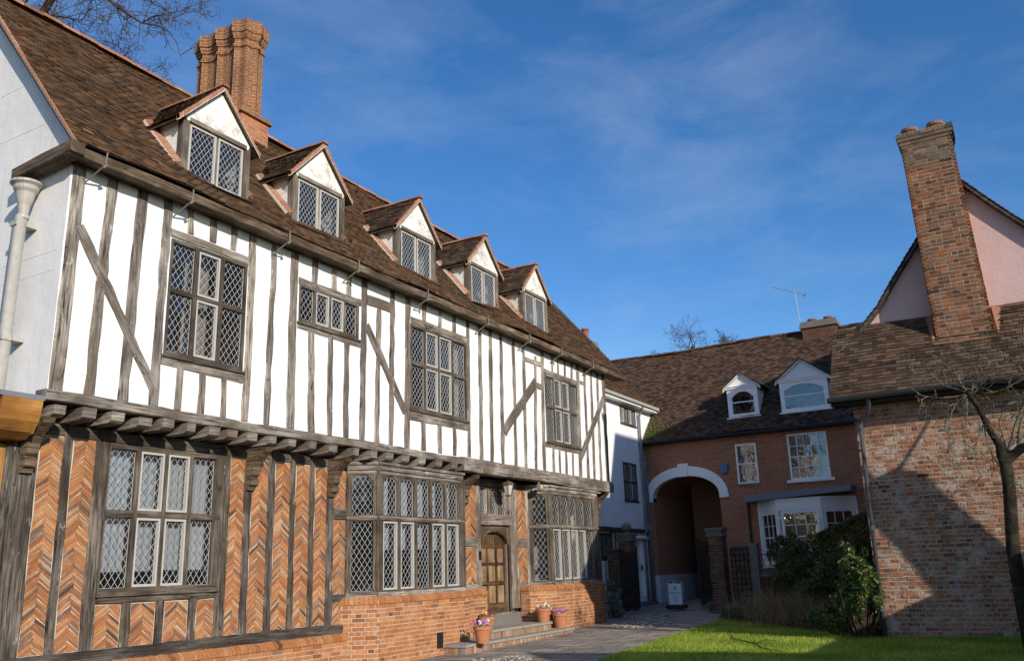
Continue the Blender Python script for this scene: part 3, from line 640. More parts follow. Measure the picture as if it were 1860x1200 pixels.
# eaves: soffit and timber box gutter in lengths
mb=MB(); fbox(mb,UP,6.1,24.1,6.83,6.86,-.1,.2,0,None,'u'); mb.build('soffit','oak_dark',H)
cuts=[6.02,8.0,9.9,11.66,13.8,16.1,18.1,19.8,21.7,24.12]
for i in range(len(cuts)-1):
    mb=MB(); timber(mb,UP,(cuts[i],6.865+rng.uniform(-.008,.008)),(cuts[i+1],6.865+rng.uniform(-.008,.008)),.145,.17,.30,0,.011); mb.build('gutter','oak_brown',H)
mb=MB(); Fg=Fr((0,6.1,0),(1,0,0),(0,-1,0)); timber(mb,Fg,(-9.87,6.88),(-11.15,6.86-.06),.17,-.1,.1); 
mb.build('gutter','oak_brown',H)
for y in [6.5,7.92,9.9,11.66,13.82,16.14,18.08,19.78,21.7]:
    mb=MB(); tube(mb,[(-10.19,y-.05,6.60),(-10.02,y-.02,6.70),(-9.9,y,6.77),(-9.86,y,6.8),(-9.86,y+.01,6.9),(-9.885,y+.03,6.98)],[.011,.012,.013,.013,.013,.01],6)
    tube(mb,[(-9.9,y,6.76),(-9.86,y-.02,6.74),(-9.84,y+.02,6.79)],.016,6); mb.build('gutter_hook','hook_iron',H)
# ---- upper windows
def cellwin(rect,cols,rows,cas,F=UP,**k):
    L=[]
    for j,(c,d) in enumerate(rows):
        for i,(a,b) in enumerate(cols): L.append((a,b,c,d,k.get('arch',0) if j==k.get('archrow',-1) else 0,cas(i,j)))
    kk={x:y for x,y in k.items() if x not in('arch','archrow')}
    return window(H,F,rect,L,**kk)
w1=cellwin(wins_up[0],[(7.92,8.32),(8.39,8.80),(8.88,9.29)],[(4.59,5.46),(5.52,6.22)],lambda i,j:i==1,label='six-light lattice window nearest the downpipe corner')
w2=cellwin(wins_up[1],[(10.56,10.88),(10.93,11.27),(11.32,11.66),(11.71,12.03)],[(5.66,6.24)],lambda i,j:i in(1,2),label='small four-light lattice window high in the wall')
w3=cellwin(wins_up[2],[(13.71,14.15),(14.21,14.63),(14.69,15.13),(15.2,15.66)],[(4.6,5.45),(5.52,6.23)],lambda i,j:i in(1,2))
w4=cellwin(wins_up[3],[(19.43,19.84),(19.89,20.28),(20.33,20.74),(20.8,21.23)],[(4.56,5.39),(5.46,6.19)],lambda i,j:i in(1,2))
curtain(w3,UP,15.2,15.66,4.6,6.2,-.2,'curtain_pattern',.03,.12); curtain(w4,UP,20.95,21.23,4.6,6.2,-.2,'curtain_pattern',.03,.12); curtain(w4,UP,20.3,20.5,4.6,6.2,-.25,'curtain_pattern',.03,.12)
curtain(w1,UP,8.36,8.83,4.55,6.25,-.28,'curtain_pattern',.01,.3,'window_blind')
# ---- ground window
gw=cellwin((7.44,9.40,1.3,3.27),[(7.47,7.88),(7.95,8.35),(8.41,8.79),(8.86,9.27)],[(1.37,2.29),(2.38,3.2)],lambda i,j:i in(1,2),F=GR,frame_proud=.02,label='eight-light lattice window with pale curtains between herringbone panels')
for a,b in ((7.46,7.91),(7.93,8.37),(8.40,8.82),(8.85,9.3)): curtain(gw,GR,a,b,1.58+rng.uniform(-.02,.02),3.25,-.17,'curtain',.018,.11)
mb=MB(); fbox(mb,GR,7.3,9.5,1.3,1.36,-.5,-.1); mb.build('window_board','oak_dark',gw)
# ---- bays
def bay(corner0,corner1,wall0,wall1,cols,sidelight,label,cur,lat):
    B=MB(); xo=-10.2; z0,z1=1.03,3.30
    FF=Fr((xo,0,0),(0,1,0),(1,0,0))
    L=[(a,b,c,d,ar,cs) for (c,d,ar,r) in ((1.15,2.36,0,0),(2.47,3.19,.13,1)) for k,(a,b) in enumerate(cols) for cs in [(1 if r==0 and k in cur['cas'] else 0)]]
    f=window(H,FF,(corner0,corner1,z0,z1),L,name='bay_window',depth=.06,label=label,cw=lat[0],chh=lat[1],sill=False)
    A=Vector((-10.6,wall0,0));Bp=Vector((xo,corner0,0)); u=(Bp-A); Ls=u.length; u.normalize(); n=Vector((u.y,-u.x,0))
    FS=Fr(A,u,n); s0,s1=sidelight
    window_=window(f,FS,(0,Ls,z0,z1),[(s0*Ls,s1*Ls,1.15,2.36,0,0),(s0*Ls,s1*Ls,2.47,3.19,.13,0)],name='bay_side',depth=.05,sill=False,cw=lat[2],chh=lat[3])
    # far cheek
    A2=Vector((xo,corner1,0));B2=Vector((-10.6,wall1,0)); u2=(B2-A2); L2=u2.length;u2.normalize(); F2=Fr(A2,u2,Vector((u2.y,-u2.x,0))); m2=MB(); fbox(m2,F2,0,L2,z0,z1,-.06,.0,0,None,'v'); m2.build('bay_cheek','oak_frame',f)
    # transom, corner posts, cornice, sill mouldings
    m=MB()
    def run(z,h,o,d=-.05):
        fbox(m,FF,corner0-o*.4,corner1+o*.4,z,z+h,d,o,0,None,'u'); fbox(m,FS,0,Ls+.0,z,z+h,d,o,0,None,'u'); fbox(m,F2,0,L2,z,z+h,d,o,0,None,'u')
    run(2.385,.06,.035);run(2.40,.025,.05); run(3.28,.10,.03);run(3.37,.05,.07);run(1.02,.10,.045);run(1.0,.03,.06)
    run(3.21,.04,.02)
    m.build('bay_moulding','oak_grey',f)
    for y,x in ((corner0+.02,xo-.01),(corner1-.02,xo-.01)):
        m=MB(); 
        for dx,dy,r in ((.02,-.02,.035),(0,.045,.025),(-.045,-.05,.025),(.012,.1,.018)): tube(m,[(x+dx,y+dy,1.04),(x+dx,y+dy,3.28)],r,8)
        m.build('corner_post','oak_frame',f)
    for k in range(len(cols)-1):
        mm_=(cols[k][1]+cols[k+1][0])/2; m=MB(); tube(m,[(xo+.008,mm_,1.12),(xo+.008,mm_,3.2)],.024,6); m.build('mullion','oak_frame',f)
    m=MB(); m.face([FF.P(corner0,3.3,0),FF.P(corner1,3.3,0),B2+Vector((0,0,3.3)),A+Vector((0,0,3.3))]); m.face([FF.P(corner0,1.04,0),FF.P(corner1,1.04,0),B2+Vector((0,0,1.04)),A+Vector((0,0,1.04))]); m.build('bay_board','oak_dark',f)
    return f,FF,FS
b1,FF,FS1=bay(12.68,15.46,12.30,15.86,[(12.84,13.27),(13.36,13.79),(13.88,14.30),(14.38,14.80),(14.88,15.31)],(.17,.86),'left bay window with white net curtains over a brick plinth',{'cas':(0,1,3,4)},(.105,.15,.095,.15))
for a,b in [(12.84,13.26),(13.36,13.78),(13.88,14.3),(14.38,14.8),(14.88,15.3)]:
    curtain(b1,FF,a-.02,b-(.1 if rng.random()<.6 else 0),2.45,3.22,-.16,'curtain',.015,.1); curtain(b1,FF,a,b-.05,1.85+.03*rng.random(),2.38,-.16,'curtain',.012,.07)
b2,_,FS2=bay(19.32,22.1,18.98,22.5,[(19.5,19.9),(19.99,20.4),(20.47,20.87),(20.94,21.33),(21.42,21.82)],(.2,.9),'right bay window, dark behind its lattice, half shaded at its far end',{'cas':(0,1,2,3)},(.125,.165,.125,.17))
mb=MB(); lathe(mb,(-10.45,19.6,1.1),[(.03,0),(.05,.08),(.025,.16),(.02,.24),(.035,.27),(.03,.33),(.001,.36)],10); mb.build('figurine','terracotta',b2,True)
mb=MB(); lathe(mb,(-10.4,12.75,1.1),[(.001,0),(.07,.02),(.09,.07),(.05,.14),(.001,.17)],10); mb.build('dried_flowers','stone',b1,True)
mb=MB(); tube(mb,[(-10.45,14.02,1.1),(-10.45,14.02,1.36)],.012,8); lathe(mb,(-10.45,14.02,1.05),[(.05,0),(.03,.06),(.012,.07)],10); mb.build('candle','white_paint',b1)
# ---- brick plinths
def plinth_run(pts,z0,z1,mats=('brick_orange','mortar'),name='brick_plinth',sold=True):
    m=MB()
    for i in range(len(pts)-1):
        A=Vector((*pts[i],0));B=Vector((*pts[i+1],0));u=B-A;L=u.length;u.normalize();n=Vector((u.y,-u.x,0))
        F=Fr(A,u,n); bricks(m,F,0,L,z0,z1-(.13 if sold else 0),thick=.12)
        if sold:
            k=int(L/.078)
            for q in range(k):
                a=L*q/k+.004;b=L*(q+1)/k-.004; d=.035+rng.uniform(-.003,.003); c=(min(1,max(0,rng.gauss(.6,.15))),rng.random(),rng.random())
                zz=z1+rng.uniform(-.003,.003); zb=z1-.125
                P=F.P; fr=[P(a,zb,.02+d*.2),P(b,zb,.02+d*.2),P(b,zb+.06,d),P(a,zb+.06,d)]; m.face(fr,None,0,c); m.face([P(a,zb+.06,d),P(b,zb+.06,d),P(b,zz,d-.09),P(a,zz,d-.09)],None,0,c)
                m.face([P(a,zb,-.02),P(b,zb,-.02),fr[1],fr[0]],None,0,c)
                m.face([P(a,zb,0),fr[0],fr[3],P(a,zz,d-.09)],None,0,c); m.face([P(b,zb,0),fr[1],fr[2],P(b,zz,d-.09)],None,0,c)
            fbox(m,F,0,L,z1-.13,z1-.05,-.1,.005,1)
    return m.build(name,list(mats),H)
plinth_run([(-10.50,6.0),(-10.50,12.25)],-.6,.475)
plinth_run([(-10.62,12.17),(-10.11,12.62),(-10.11,15.52),(-10.33,15.86),(-10.36,16.62)],-.4,1.055)
plinth_run([(-10.62,18.52),(-10.37,18.52),(-10.12,18.9),(-10.11,22.0),(-10.24,22.45),(-10.6,22.75)],-.3,1.055)
mb=MB(); fbox(mb,Fr((-10.1,0,0),(0,1,0),(1,0,0)),14.37,14.55,.04,.32,0,.018); mb.build('air_vent','iron_black',H)
# ---- door
FD=Fr((-10.70,0,0),(0,1,0),(1,0,0))
d0,d1,dz0,dz1=16.88,18.0,.50,2.34
lo=MB(); holed(lo,FD,16.8,18.3,.4,3.3,[(d0,d1,dz0,dz1),(16.9,17.16,2.66,3.24),(17.4,17.64,2.66,3.24),(17.87,18.09,2.66,3.24)],-.06,.03,0,'t'); dfr=lo.build('door_frame','oak_grey',H)
mb=MB(); timber(mb,GR,(16.79,2.53),(18.14,2.54),.24,-.16,.03,0,.006); mb.build('lintel','oak_grey',dfr)
for y,r in ((17.22,.03),(17.34,.028),(17.70,.03),(17.81,.028)): 
    mb=MB(); tube(mb,[(-10.66,y,2.65),(-10.66,y,3.3)],r,8); mb.build('mullion','oak_frame',dfr)
lb=MB();gb=MB()
for a,b in ((16.9,17.16),(17.4,17.64),(17.87,18.09)):
    n_,m_,w_,h_=leads(lb,FD,a,b,2.66,3.24,-.02,0,.085,.13); quarries(gb,FD,a,b,2.66,3.24,-.024,w_,h_,n_,m_)
lb.build('leadwork','lead_came',dfr); gb.build('window_glass','old_glass',dfr)
# moulded jambs and four-centred head
mb=MB()
for k,(dy,dx,r) in enumerate(((0,.05,.03),(.06,.0,.028),(.11,-.02,.025))): 
    tube(mb,[(-10.66+dx,d1+.05+dy*.6,.5),(-10.66+dx,d1+.05+dy*.6,2.0)],r,8)
def head(u,a=d0,b=d1,z=2.0,rise=.26):
    t=abs((u-(a+b)/2)/((b-a)/2)); return z+rise*max(0,1-t**2.6)**.75
K=20
for k in range(K):
    a=d0+(d1-d0)*k/K;b=d0+(d1-d0)*(k+1)/K
    q=[FD.P(a,head(a),.06),FD.P(b,head(b),.06),FD.P(b,2.42,.06),FD.P(a,2.42,.06)]; mb.face(q,[(a,0),(b,0),(b,.3),(a,.3)]); mb.face([q[0],q[1],FD.P(b,head(b),-.05),FD.P(a,head(a),-.05)])
for o,r in ((.03,.022),(.07,.018)): tube(mb,[FD.P(d0+(d1-d0)*k/16,head(d0+(d1-d0)*k/16)+o,.07) for k in range(17)],r,6)
mb.build('door_jamb','oak_brown',dfr)
# leaf: planks in frames, 3 x 4 panels
mb=MB(); fbox(mb,FD,d0,d1,dz0,2.28,-.06,-.045,0,None,'v'); door=mb.build('door','door_dark',H); door['label']='old panelled oak door, pale lower panels, darker arched top'
cw3=(d1-d0)/3; rows=[(.72,1.09,'door_pale'),(1.19,1.53,'door_pale'),(1.60,1.91,'door_pale'),(1.97,2.2,'door_dark')]
for i in range(3):
    for (a,b,m_) in rows:
        mb=MB(); fbox(mb,FD,d0+cw3*i+.05,d0+cw3*(i+1)-.05,a,b,-.045,-.03,0,None,'v'); mb.build('door_panel',m_,door)
mb=MB()
for i in range(4): fbox(mb,FD,d0+cw3*i-(.035 if i not in(0,) else 0),d0+cw3*i+(.035 if i<3 else 0),dz0,2.22,-.044,-.015+.001*i,0,None,'v')
for z in (1.12,1.545,1.92): fbox(mb,FD,d0+.03,d1-.03,z,z+.055,-.044,-.004,0,None,'u')
fbox(mb,FD,d0,d1,.5,.69,-.044,-.003,0,None,'u'); mb.build('door_rail','door_dark',door)
mb=MB(); lathe(mb,(0,0,0),[(.001,0),(.035,.004),(.04,.012),(.001,.02)],14); tube(mb,[(.02*math.cos(a),.045*math.sin(a)-.05,.025) for a in np.linspace(0,6.283,13)],.006,6)
ho=mb.build('door_knocker','iron_black',door); ho.matrix_local=Matrix.Translation((-10.70,17.6,1.6))@Matrix.Rotation(R(90),4,'Y')@Matrix.Rotation(R(90),4,'Z')
mb=MB(); fbox(mb,GR,16.68,16.74,1.66,1.84,.015,.045); mb.build('letter_box','iron_black',dfr)
# step block under door
# ---- dormers
def dormer(y0,y1,i):
    ym=(y0+y1)/2; zb,ze,za=7.42,8.42,9.18; FDm=Fr((XF,0,0),(0,1,0),(1,0,0))
    mb=MB()
    prism(mb,FDm,[(y0+.06,ze-.06),(y1-.06,ze-.06),(y1-.02,ze+.02),(ym,za),(y0+.02,ze+.02)],-.06,.03,0)
    for y in (y0,y1):
        Fc_=Fr((0,y,0),(1,0,0),(0,-1 if y==y0 else 1,0)); xb=-9.95-(ze-7.0)/1.185
        prism(mb,Fc_,[(XF-.02,7.3),(XF-.02,ze+.02),(xb-.1,ze+.02),(XF-.15,7.4)],-.05,-.01,0)
    d=mb.build('dormer','plaster_aged',H)
    # corner posts and window
    fr=MB(); 
    for y in (y0+.055,y1-.055): fbox(fr,FDm,y-.06,y+.06,zb-.05,ze+.02,-.1,.02,0,None,'v')
    fbox(fr,FDm,y0+.1,y1-.1,ze-.07,ze+.0,-.06,.045,0,None,'u'); fbox(fr,FDm,y0-.01,y1+.01,zb-.04,zb+.03,-.06,.05,0,None,'u'); fr.build('dormer_post','oak_pale',d)
    a,b=y0+.125,y1-.125; m_=(a+b)/2
    wd=window(H,FDm,(a,b,zb+.03,ze-.07),[(a+.01,m_-.02,zb+.05,ze-.085,0,2),(m_+.02,b-.01,zb+.05,ze-.085,0,2)],name='dormer_window',depth=.03,frame_proud=-.005,sill=False,fmat='oak_pale',cw=.085,chh=.125)
    # roof
    s=(za-ze+.12)/((y1-y0)/2+.14); hl=math.hypot(1,s)
    def kp(p): return p.z>zroof(p.x)-.03
    rf=MB(); zz=ze-.09; L=((y1-y0)/2+.15)*hl
    tiles(rf,(XF+.09,y0-.15,zz),(-1,0,0),Vector((0,1,s)),2.1,L,keep=kp,th=.016,tw=.16,g=.095,rag=.009)
    tiles(rf,(XF+.09,y1+.15,zz),(-1,0,0),Vector((0,-1,s)),2.1,L,keep=kp,th=.016,tw=.16,g=.095,rag=.009)
    rf.build('dormer_roof','tile_mossy',d)
    rd=MB(); zt=zz+s*((y1-y0)/2+.15)+.035; ridge(rd,(XF+.14,ym,zt),(-9.95-(zt-7.0)/1.185,ym,zt+.01),.07,.28); rd.build('ridge_tiles','tile_orange',d)
    # verge: orange tile ends bedded in mortar, and soffit boards
    vg=MB();mo=MB()
    for sgn,yy in ((1,y0-.15),(-1,y1+.15)):
        Fv_=Fr((XF+.095,0,0),(0,1,0),(1,0,0)); n_=11; dy=((y1-y0)/2+.15)
        for k in range(n_):
            a0=yy+sgn*dy*k/n_;a1=yy+sgn*dy*(k+.86)/n_;z0=zz+s*dy*k/n_;z1=zz+s*dy*(k+.86)/n_
            e_=.02 if sgn>0 else .0; prism(vg,Fv_,[(a0,z0-.03-e_),(a1,z1-.02-e_),(a1,z1+.018),(a0,z0+.036)],-.07,.008+rng.uniform(0,.008),0,(rng.uniform(.6,1),rng.random(),.5))
        e_=.075 if sgn>0 else .045; prism(mo,Fv_,[(yy,zz-e_),(yy,zz+.02),(ym,zz+s*dy+.02),(ym,zz+s*dy-e_)],-.06,.002)
    vg.build('verge_tiles','tile_orange',d); mo.build('verge_mortar','mortar_cream',d)
    sf=MB()
    for sgn,yy in ((1,y0-.13),(-1,y1+.13)):
        for k in (0,):
            P0=Vector((XF+.1,yy,zz-.045));P1=Vector((XF-1.0,yy,zz-.045)); P2=P1+Vector((0,sgn*.14,.14*s));P3=P0+Vector((0,sgn*.14,.14*s)); sf.face([P0,P1,P2,P3]); sf.face([P0,P1,P1+Vector((0,0,.04)),P0+Vector((0,0,.04))])
    sf.build('dormer_soffit','oak_dark',d)
    # brick listing along the foot of each cheek
    ls=MB();lm=MB()
    for sgn,yy in ((-1,y0),(1,y1)):
        n_=7; Lx=.80
        for k in range(n_):
            x0=XF-.02-Lx*(k+.06)/n_; x1=XF-.02-Lx*(k+.94)/n_; n3=Vector((1.185,0,1)).normalized()
            A=[Vector((x0,yy,zroof(x0))),Vector((x1,yy,zroof(x1))),Vector((x1,yy+sgn*.11,zroof(x1))),Vector((x0,yy+sgn*.11,zroof(x0)))]
            up=n3*.06; q=[p+up+(Vector((0,0,.05)) if j<2 else Vector((0,0,0))) for j,p in enumerate(A)]; c=(rng.uniform(.3,.9),rng.random(),.5)
            ls.face(q,None,0,c); ls.face([A[3],A[2],q[2],q[3]],None,0,c); ls.face([A[0],A[3],q[3],q[0]],None,0,c); ls.face([A[1],A[2],q[2],q[1]],None,0,c)
        xa,xb=XF-.02,XF-.02-Lx
        for o,hh in ((0,.052),): 
            lm.face([Vector((xa,yy,zroof(xa)))+n3*hh+Vector((0,0,.045)),Vector((xb,yy,zroof(xb)))+n3*hh+Vector((0,0,.045)),Vector((xb,yy+sgn*.118,zroof(xb)))+n3*.045,Vector((xa,yy+sgn*.118,zroof(xa)))+n3*.045])
            lm.face([Vector((xb,yy+sgn*.118,zroof(xb)))+n3*.045,Vector((xa,yy+sgn*.118,zroof(xa)))+n3*.045,Vector((xa,yy+sgn*.122,zroof(xa))),Vector((xb,yy+sgn*.122,zroof(xb)))])
    ls.build('brick_fillet','tile_orange',d); lm.build('mortar_fillet','mortar_cream',d)
    ap=MB(); ap.face([(XF+.05,y0,zb-.02),(XF+.05,y1,zb-.02),(XF+.17,y1,zroof(XF+.17)+.05),(XF+.17,y0,zroof(XF+.17)+.05)]); ap.build('lead_apron','lead_sheet',d)
for i,(a,b) in enumerate(DY): dormer(a,b,i)
# ---- clustered Tudor chimney on the ridge
mb=MB(); wbox(mb,-14.1,-12.5,11.08,11.82,9.2,10.55,0)
ch=mb.build('chimney','brick_tex_orange',H); ch['label']='clustered ornamental brick chimney rising behind the nearest dormer'
for i in range(1): pass
mb=MB(); wbox(mb,-14.16,-12.44,11.02,11.88,10.552,10.62); wbox(mb,-14.13,-12.47,11.05,11.85,10.62,10.66); mb.build('chimney_cap','brick_tex_chim',ch)
def star(r0,r1,n=8,rot=0): return [((r0 if k%2==0 else r1)*math.cos(math.pi*k/n+rot),(r0 if k%2==0 else r1)*math.sin(math.pi*k/n+rot)) for k in range(2*n)]
def shaft(cx,cy,z0,z1,r):
    mb=MB(); prof=[(z0,1),(z1-.62,1),(z1-.62,1.1),(z1-.55,1.1),(z1-.55,1.0),(z1-.42,1.0),(z1-.42,1.08),(z1-.35,1.17),(z1-.35,1.19),(z1-.28,1.19),(z1-.28,1.28),(z1,1.28),(z1,.7)]
    S=star(r,r*.80)
    for i in range(len(prof)-1):
        (za,sa),(zb,sb)=prof[i],prof[i+1]; per=0
        for k in range(len(S)):
            p,q=S[k],S[(k+1)%len(S)]; l=math.dist(p,q)
            if abs(za-zb)<1e-6: uv=[(per,za),(per+l,za),(per+l,za+.05),(per,za+.05)]
            else: uv=[(per,za),(per+l,za),(per+l,zb),(per,zb)]
            mb.face([(cx+p[0]*sa,cy+p[1]*sa,za),(cx+q[0]*sa,cy+q[1]*sa,za),(cx+q[0]*sb,cy+q[1]*sb,zb),(cx+p[0]*sb,cy+p[1]*sb,zb)],uv); per+=l
    mb.face([(cx+p[0]*.7,cy+p[1]*.7,z1-.02) for p in S]); mb.build('chimney_shaft','brick_tex_chim',ch)
for x in (-12.86,-13.36,-13.84): shaft(x,11.46,10.6,12.80+.03*(x+13),.345)
# ---- near-gable downpipe
DP=empty('downpipe',(-10.85,6.1,3.8),'cream cast-iron downpipe with flared hopper on the white gable end','downpipe')
mb=MB(); tube(mb,[(-10.93,6.05,3.75),(-10.9,6.05,6.15)],.085,4); mb.build('pipe','pipe_cream',DP,True)
mb=MB(); lathe(mb,(-10.9,6.08,6.1),[(.055,0),(.08,.02),(.08,.06),(.06,.08),(.075,.2),(.1,.28),(.12,.38),(.15,.42),(.16,.47),(.2,.5),(.2,.53),(.14,.53)],18); mb.build('hopper','pipe_cream',DP,True)
for z in (4.45,6.0):
    mb=MB(); tube(mb,[(-10.92,6.05,z),(-10.92,6.05,z+.07)],.105,4); wbox(mb,-11.02,-10.82,6.1,6.24,z,z+.06); mb.build('pipe_collar','pipe_cream',DP)
# ---- shop canopy at the far left
SH=empty('shop_canopy',(-10.6,5.9,3.2),'varnished orange wooden shop canopy box with grey lead top at left edge','canopy')
Fs=Fr((0,5.95,0),(1,0,0),(0,-1,0))
mb=MB(); prism(mb,Fr((0,5.75,0),(1,0,0),(0,-1,0)),[(-12.4,3.74),(-10.14,3.66),(-10.14,3.60),(-12.4,3.68)],-.45,.1); mb.build('lead_top','lead_sheet',SH)
mb=MB(); Pc=[(-10.19,3.62),(-10.2,3.5),(-10.24,3.38),(-10.32,3.27),(-10.44,3.2),(-12.4,3.17),(-12.4,3.13),(-10.42,3.15),(-10.28,3.22),(-10.19,3.34),(-10.15,3.5),(-10.14,3.62)]
prism(mb,Fr((0,5.75,0),(1,0,0),(0,-1,0)),Pc,-.43,.06,0,(.5,.5,.5)); prism(mb,Fr((0,6.15,0),(1,0,0),(0,-1,0)),[(-12.4,3.16),(-10.25,3.2),(-10.2,3.6),(-12.4,3.62)],-.02,.0); mb.build('canopy_box','shop_wood',SH)
mb=MB(); wbox(mb,-10.95,-10.7,5.85,5.95,3.2,3.42); mb.build('junction_box','red_box',SH)
mb=MB(); wbox(mb,-11.2,-10.62,5.9,6.1,-.4,3.1,0,None,'v'); mb.build('shop_panel','shop_wood',SH)
mb=MB(); tube(mb,[(-10.60,5.85,3.12),(-10.6,5.85,-.4)],.015,8); mb.build('cable','white_paint',SH)
# ---- lantern and floodlight under the jetty
LA=empty('lantern',(-10.28,17.52,3.1),'tapered cream-glass lantern hanging under the jetty beside the door','lantern')
def frust(mb,cx,cy,z0,r0,z1,r1,n=6,mi=0):
    for k in range(n):
        a,b=2*math.pi*k/n,2*math.pi*(k+1)/n; mb.face([(cx+r0*math.cos(a),cy+r0*math.sin(a),z0),(cx+r0*math.cos(b),cy+r0*math.sin(b),z0),(cx+r1*math.cos(b),cy+r1*math.sin(b),z1),(cx+r1*math.cos(a),cy+r1*math.sin(a),z1)],None,mi)
mb=MB(); frust(mb,-10.28,17.52,3.08,.07,3.3,.13); mb.build('lantern_glass','lantern_glass',LA)
mb=MB()
for k in range(6): a=2*math.pi*k/6; tube(mb,[(-10.28+.072*math.cos(a),17.52+.072*math.sin(a),3.07),(-10.28+.133*math.cos(a),17.52+.133*math.sin(a),3.31)],.008,5)
frust(mb,-10.28,17.52,3.30,.15,3.34,.15);frust(mb,-10.28,17.52,3.34,.15,3.40,.04); frust(mb,-10.28,17.52,3.05,.05,3.08,.08); tube(mb,[(-10.28,17.52,3.4),(-10.28,17.52,3.5)],.02,6); mb.build('lantern_frame','oak_brown',LA)
FLO=empty('floodlight',(-10.15,18.85,3.25),'small grey floodlight with yellow reflector under the jetty beside the right bay','floodlight')
mb=MB(); fbox(mb,Fr((-10.12,0,0),(0,1,0),(1,0,0)),18.75,18.97,3.27,3.40,-.08,0); tube(mb,[(-10.2,18.86,3.4),(-10.2,18.86,3.5)],.02,6); mb.build('housing','pipe_grey',FLO)
mb=MB(); fbox(mb,Fr((-10.12,0,0),(0,1,0),(1,0,0)),18.8,18.9,3.30,3.38,0,.004); mb.build('reflector','petal_yellow',FLO)
# ================================================================ STEPS, POTS
ST_=empty('door_steps',(-10.2,17.3,0),'worn stone doorsteps edged with upright bricks in front of the panelled door','steps')
def stepblock(y0,y1,x1,z0,z1):
    m=MB(); bricks(m,Fr((x1-.03,0,0),(0,1,0),(1,0,0)),y0+.02,y1-.02,z0,z1-.045,bl=.075,bh=z1-.045-z0,proud=.006,thick=.1,bond='stack'); bricks(m,Fr((0,y0+.03,0),(1,0,0),(0,-1,0)),-10.62,x1-.04,z0,z1-.045,bl=.075,bh=z1-.045-z0,thick=.1,bond='stack')
    m.build('brick_riser',['brick_buff','mortar_dark'],ST_)
    m=MB(); y=y0
    while y<y1-.05:
        w_=min(rng.uniform(.45,.75),y1-y); 
        if y1-(y+w_)<.2: w_=y1-y
        fbox(m,Fr((x1,0,0),(0,1,0),(1,0,0)),y+.003,y+w_-.003,z1-.05,z1+rng.uniform(-.004,.004),-.75,rng.uniform(-.006,.008)); y+=w_
    m.build('stone_tread','stone',ST_)
stepblock(14.6,19.2,-9.6,-.25,.085); stepblock(15.95,18.6,-9.85,.0,.255)
mb=MB(); wbox(mb,-10.9,-10.5,16.82,18.3,.0,.49); mb.build('threshold','stone_dark',ST_)
mb=MB(); wbox(mb,-10.75,-10.52,17.0,18.1,.49,.505); mb.build('door_sill','oak_grey',ST_)
def flowerpot(x,y,z,r,h,cols,label,seed,leafy_=0):
    p=empty('flower_pot',(x,y,z),label,'flower pot','flower pots on the door steps'); rr=random.Random(seed)
    m=MB(); lathe(m,(x,y,z),[(.001,0),(r*.66,0),(r*.69,.02),(r*.93,h*.78),(r,h*.78),(r*1.02,h*.8),(r*1.02,h*.99),(r*.99,h),(r*.9,h),(r*.88,h*.86)],28); m.build('pot','terracotta',p,True)
    m=MB(); lathe(m,(x,y,z),[(.001,h*.9),(r*.89,h*.86)],20); m.build('soil','soil',p)
    m=MB()
    for k in range(150+leafy_):
        a=rr.random()*6.28;q=math.sqrt(rr.random())*r*1.02;c=Vector((x+q*math.cos(a),y+q*math.sin(a),z+h*.9+rr.random()**1.5*.1)); s=rr.uniform(.012,.024); leafquad(m,c,s,rr)
    m.build('foliage','leaf_bright',p)
    for mat_ in cols:
        m=MB()
        for k in range(9):
            a=rr.random()*6.28;q=math.sqrt(rr.random())*r;c=Vector((x+q*math.cos(a),y+q*math.sin(a),z+h*.95+rr.uniform(.03,.12)))
            nn=Vector((rr.gauss(.3,.4),rr.gauss(-.7,.4),.6)).normalized(); t=nn.orthogonal().normalized(); b=nn.cross(t); s=rr.uniform(.018,.028)
            for j in range(5):
                an=j*1.2566; dd=t*math.cos(an)+b*math.sin(an); e=t*math.cos(an+1.57)+b*math.sin(an+1.57)
                m.face([c,c+dd*s*.7-e*s*.55,c+dd*s*1.15,c+dd*s*.7+e*s*.55])
        m.build('blossom',mat_,p)
    return p
def leafquad(m,c,s,rr,mi=0,asp=1.8,col=None):
    n=Vector((rr.gauss(0,1),rr.gauss(0,1),rr.gauss(.5,1))).normalized(); t=n.orthogonal().normalized(); a=rr.random()*6.28; b=n.cross(t); u=t*math.cos(a)+b*math.sin(a); v=n.cross(u)
    k=col if col is not None else rr.random()
    m.face([c-u*s*asp*.5,c+v*s*.5+n*s*.12,c+u*s*asp*.5,c-v*s*.5+n*s*.12],[(0,0),(1,0),(1,1),(0,1)],mi,(k,rr.random(),.5))
for (px,py,zz,r,h,cols,lab) in [(865,1147,.20,.165,.30,('petal_yellow','petal_magenta'),'terracotta pot with yellow pansies tucked behind another against the left plinth'),
    (877,1167,.087,.175,.31,('petal_magenta','petal_white','petal_violet'),'front terracotta pot of magenta and violet pansies at the left end of the lower step'),
    (987,1126,.257,.17,.30,('petal_white',),'terracotta pot with sparse white flowers on the upper step by the right plinth'),
    (1018,1139,.087,.185,.33,('petal_violet','petal_magenta'),'terracotta pot of violet pansies at the right end of the lower step')]:
    q=onz(px,py,zz) if px>1000 or px==877 else (Vector((-10.12,16.2,0)) if px==865 else onx(px,py,-9.96)); flowerpot(q.x,q.y,zz,r,h,cols,lab,int(px))
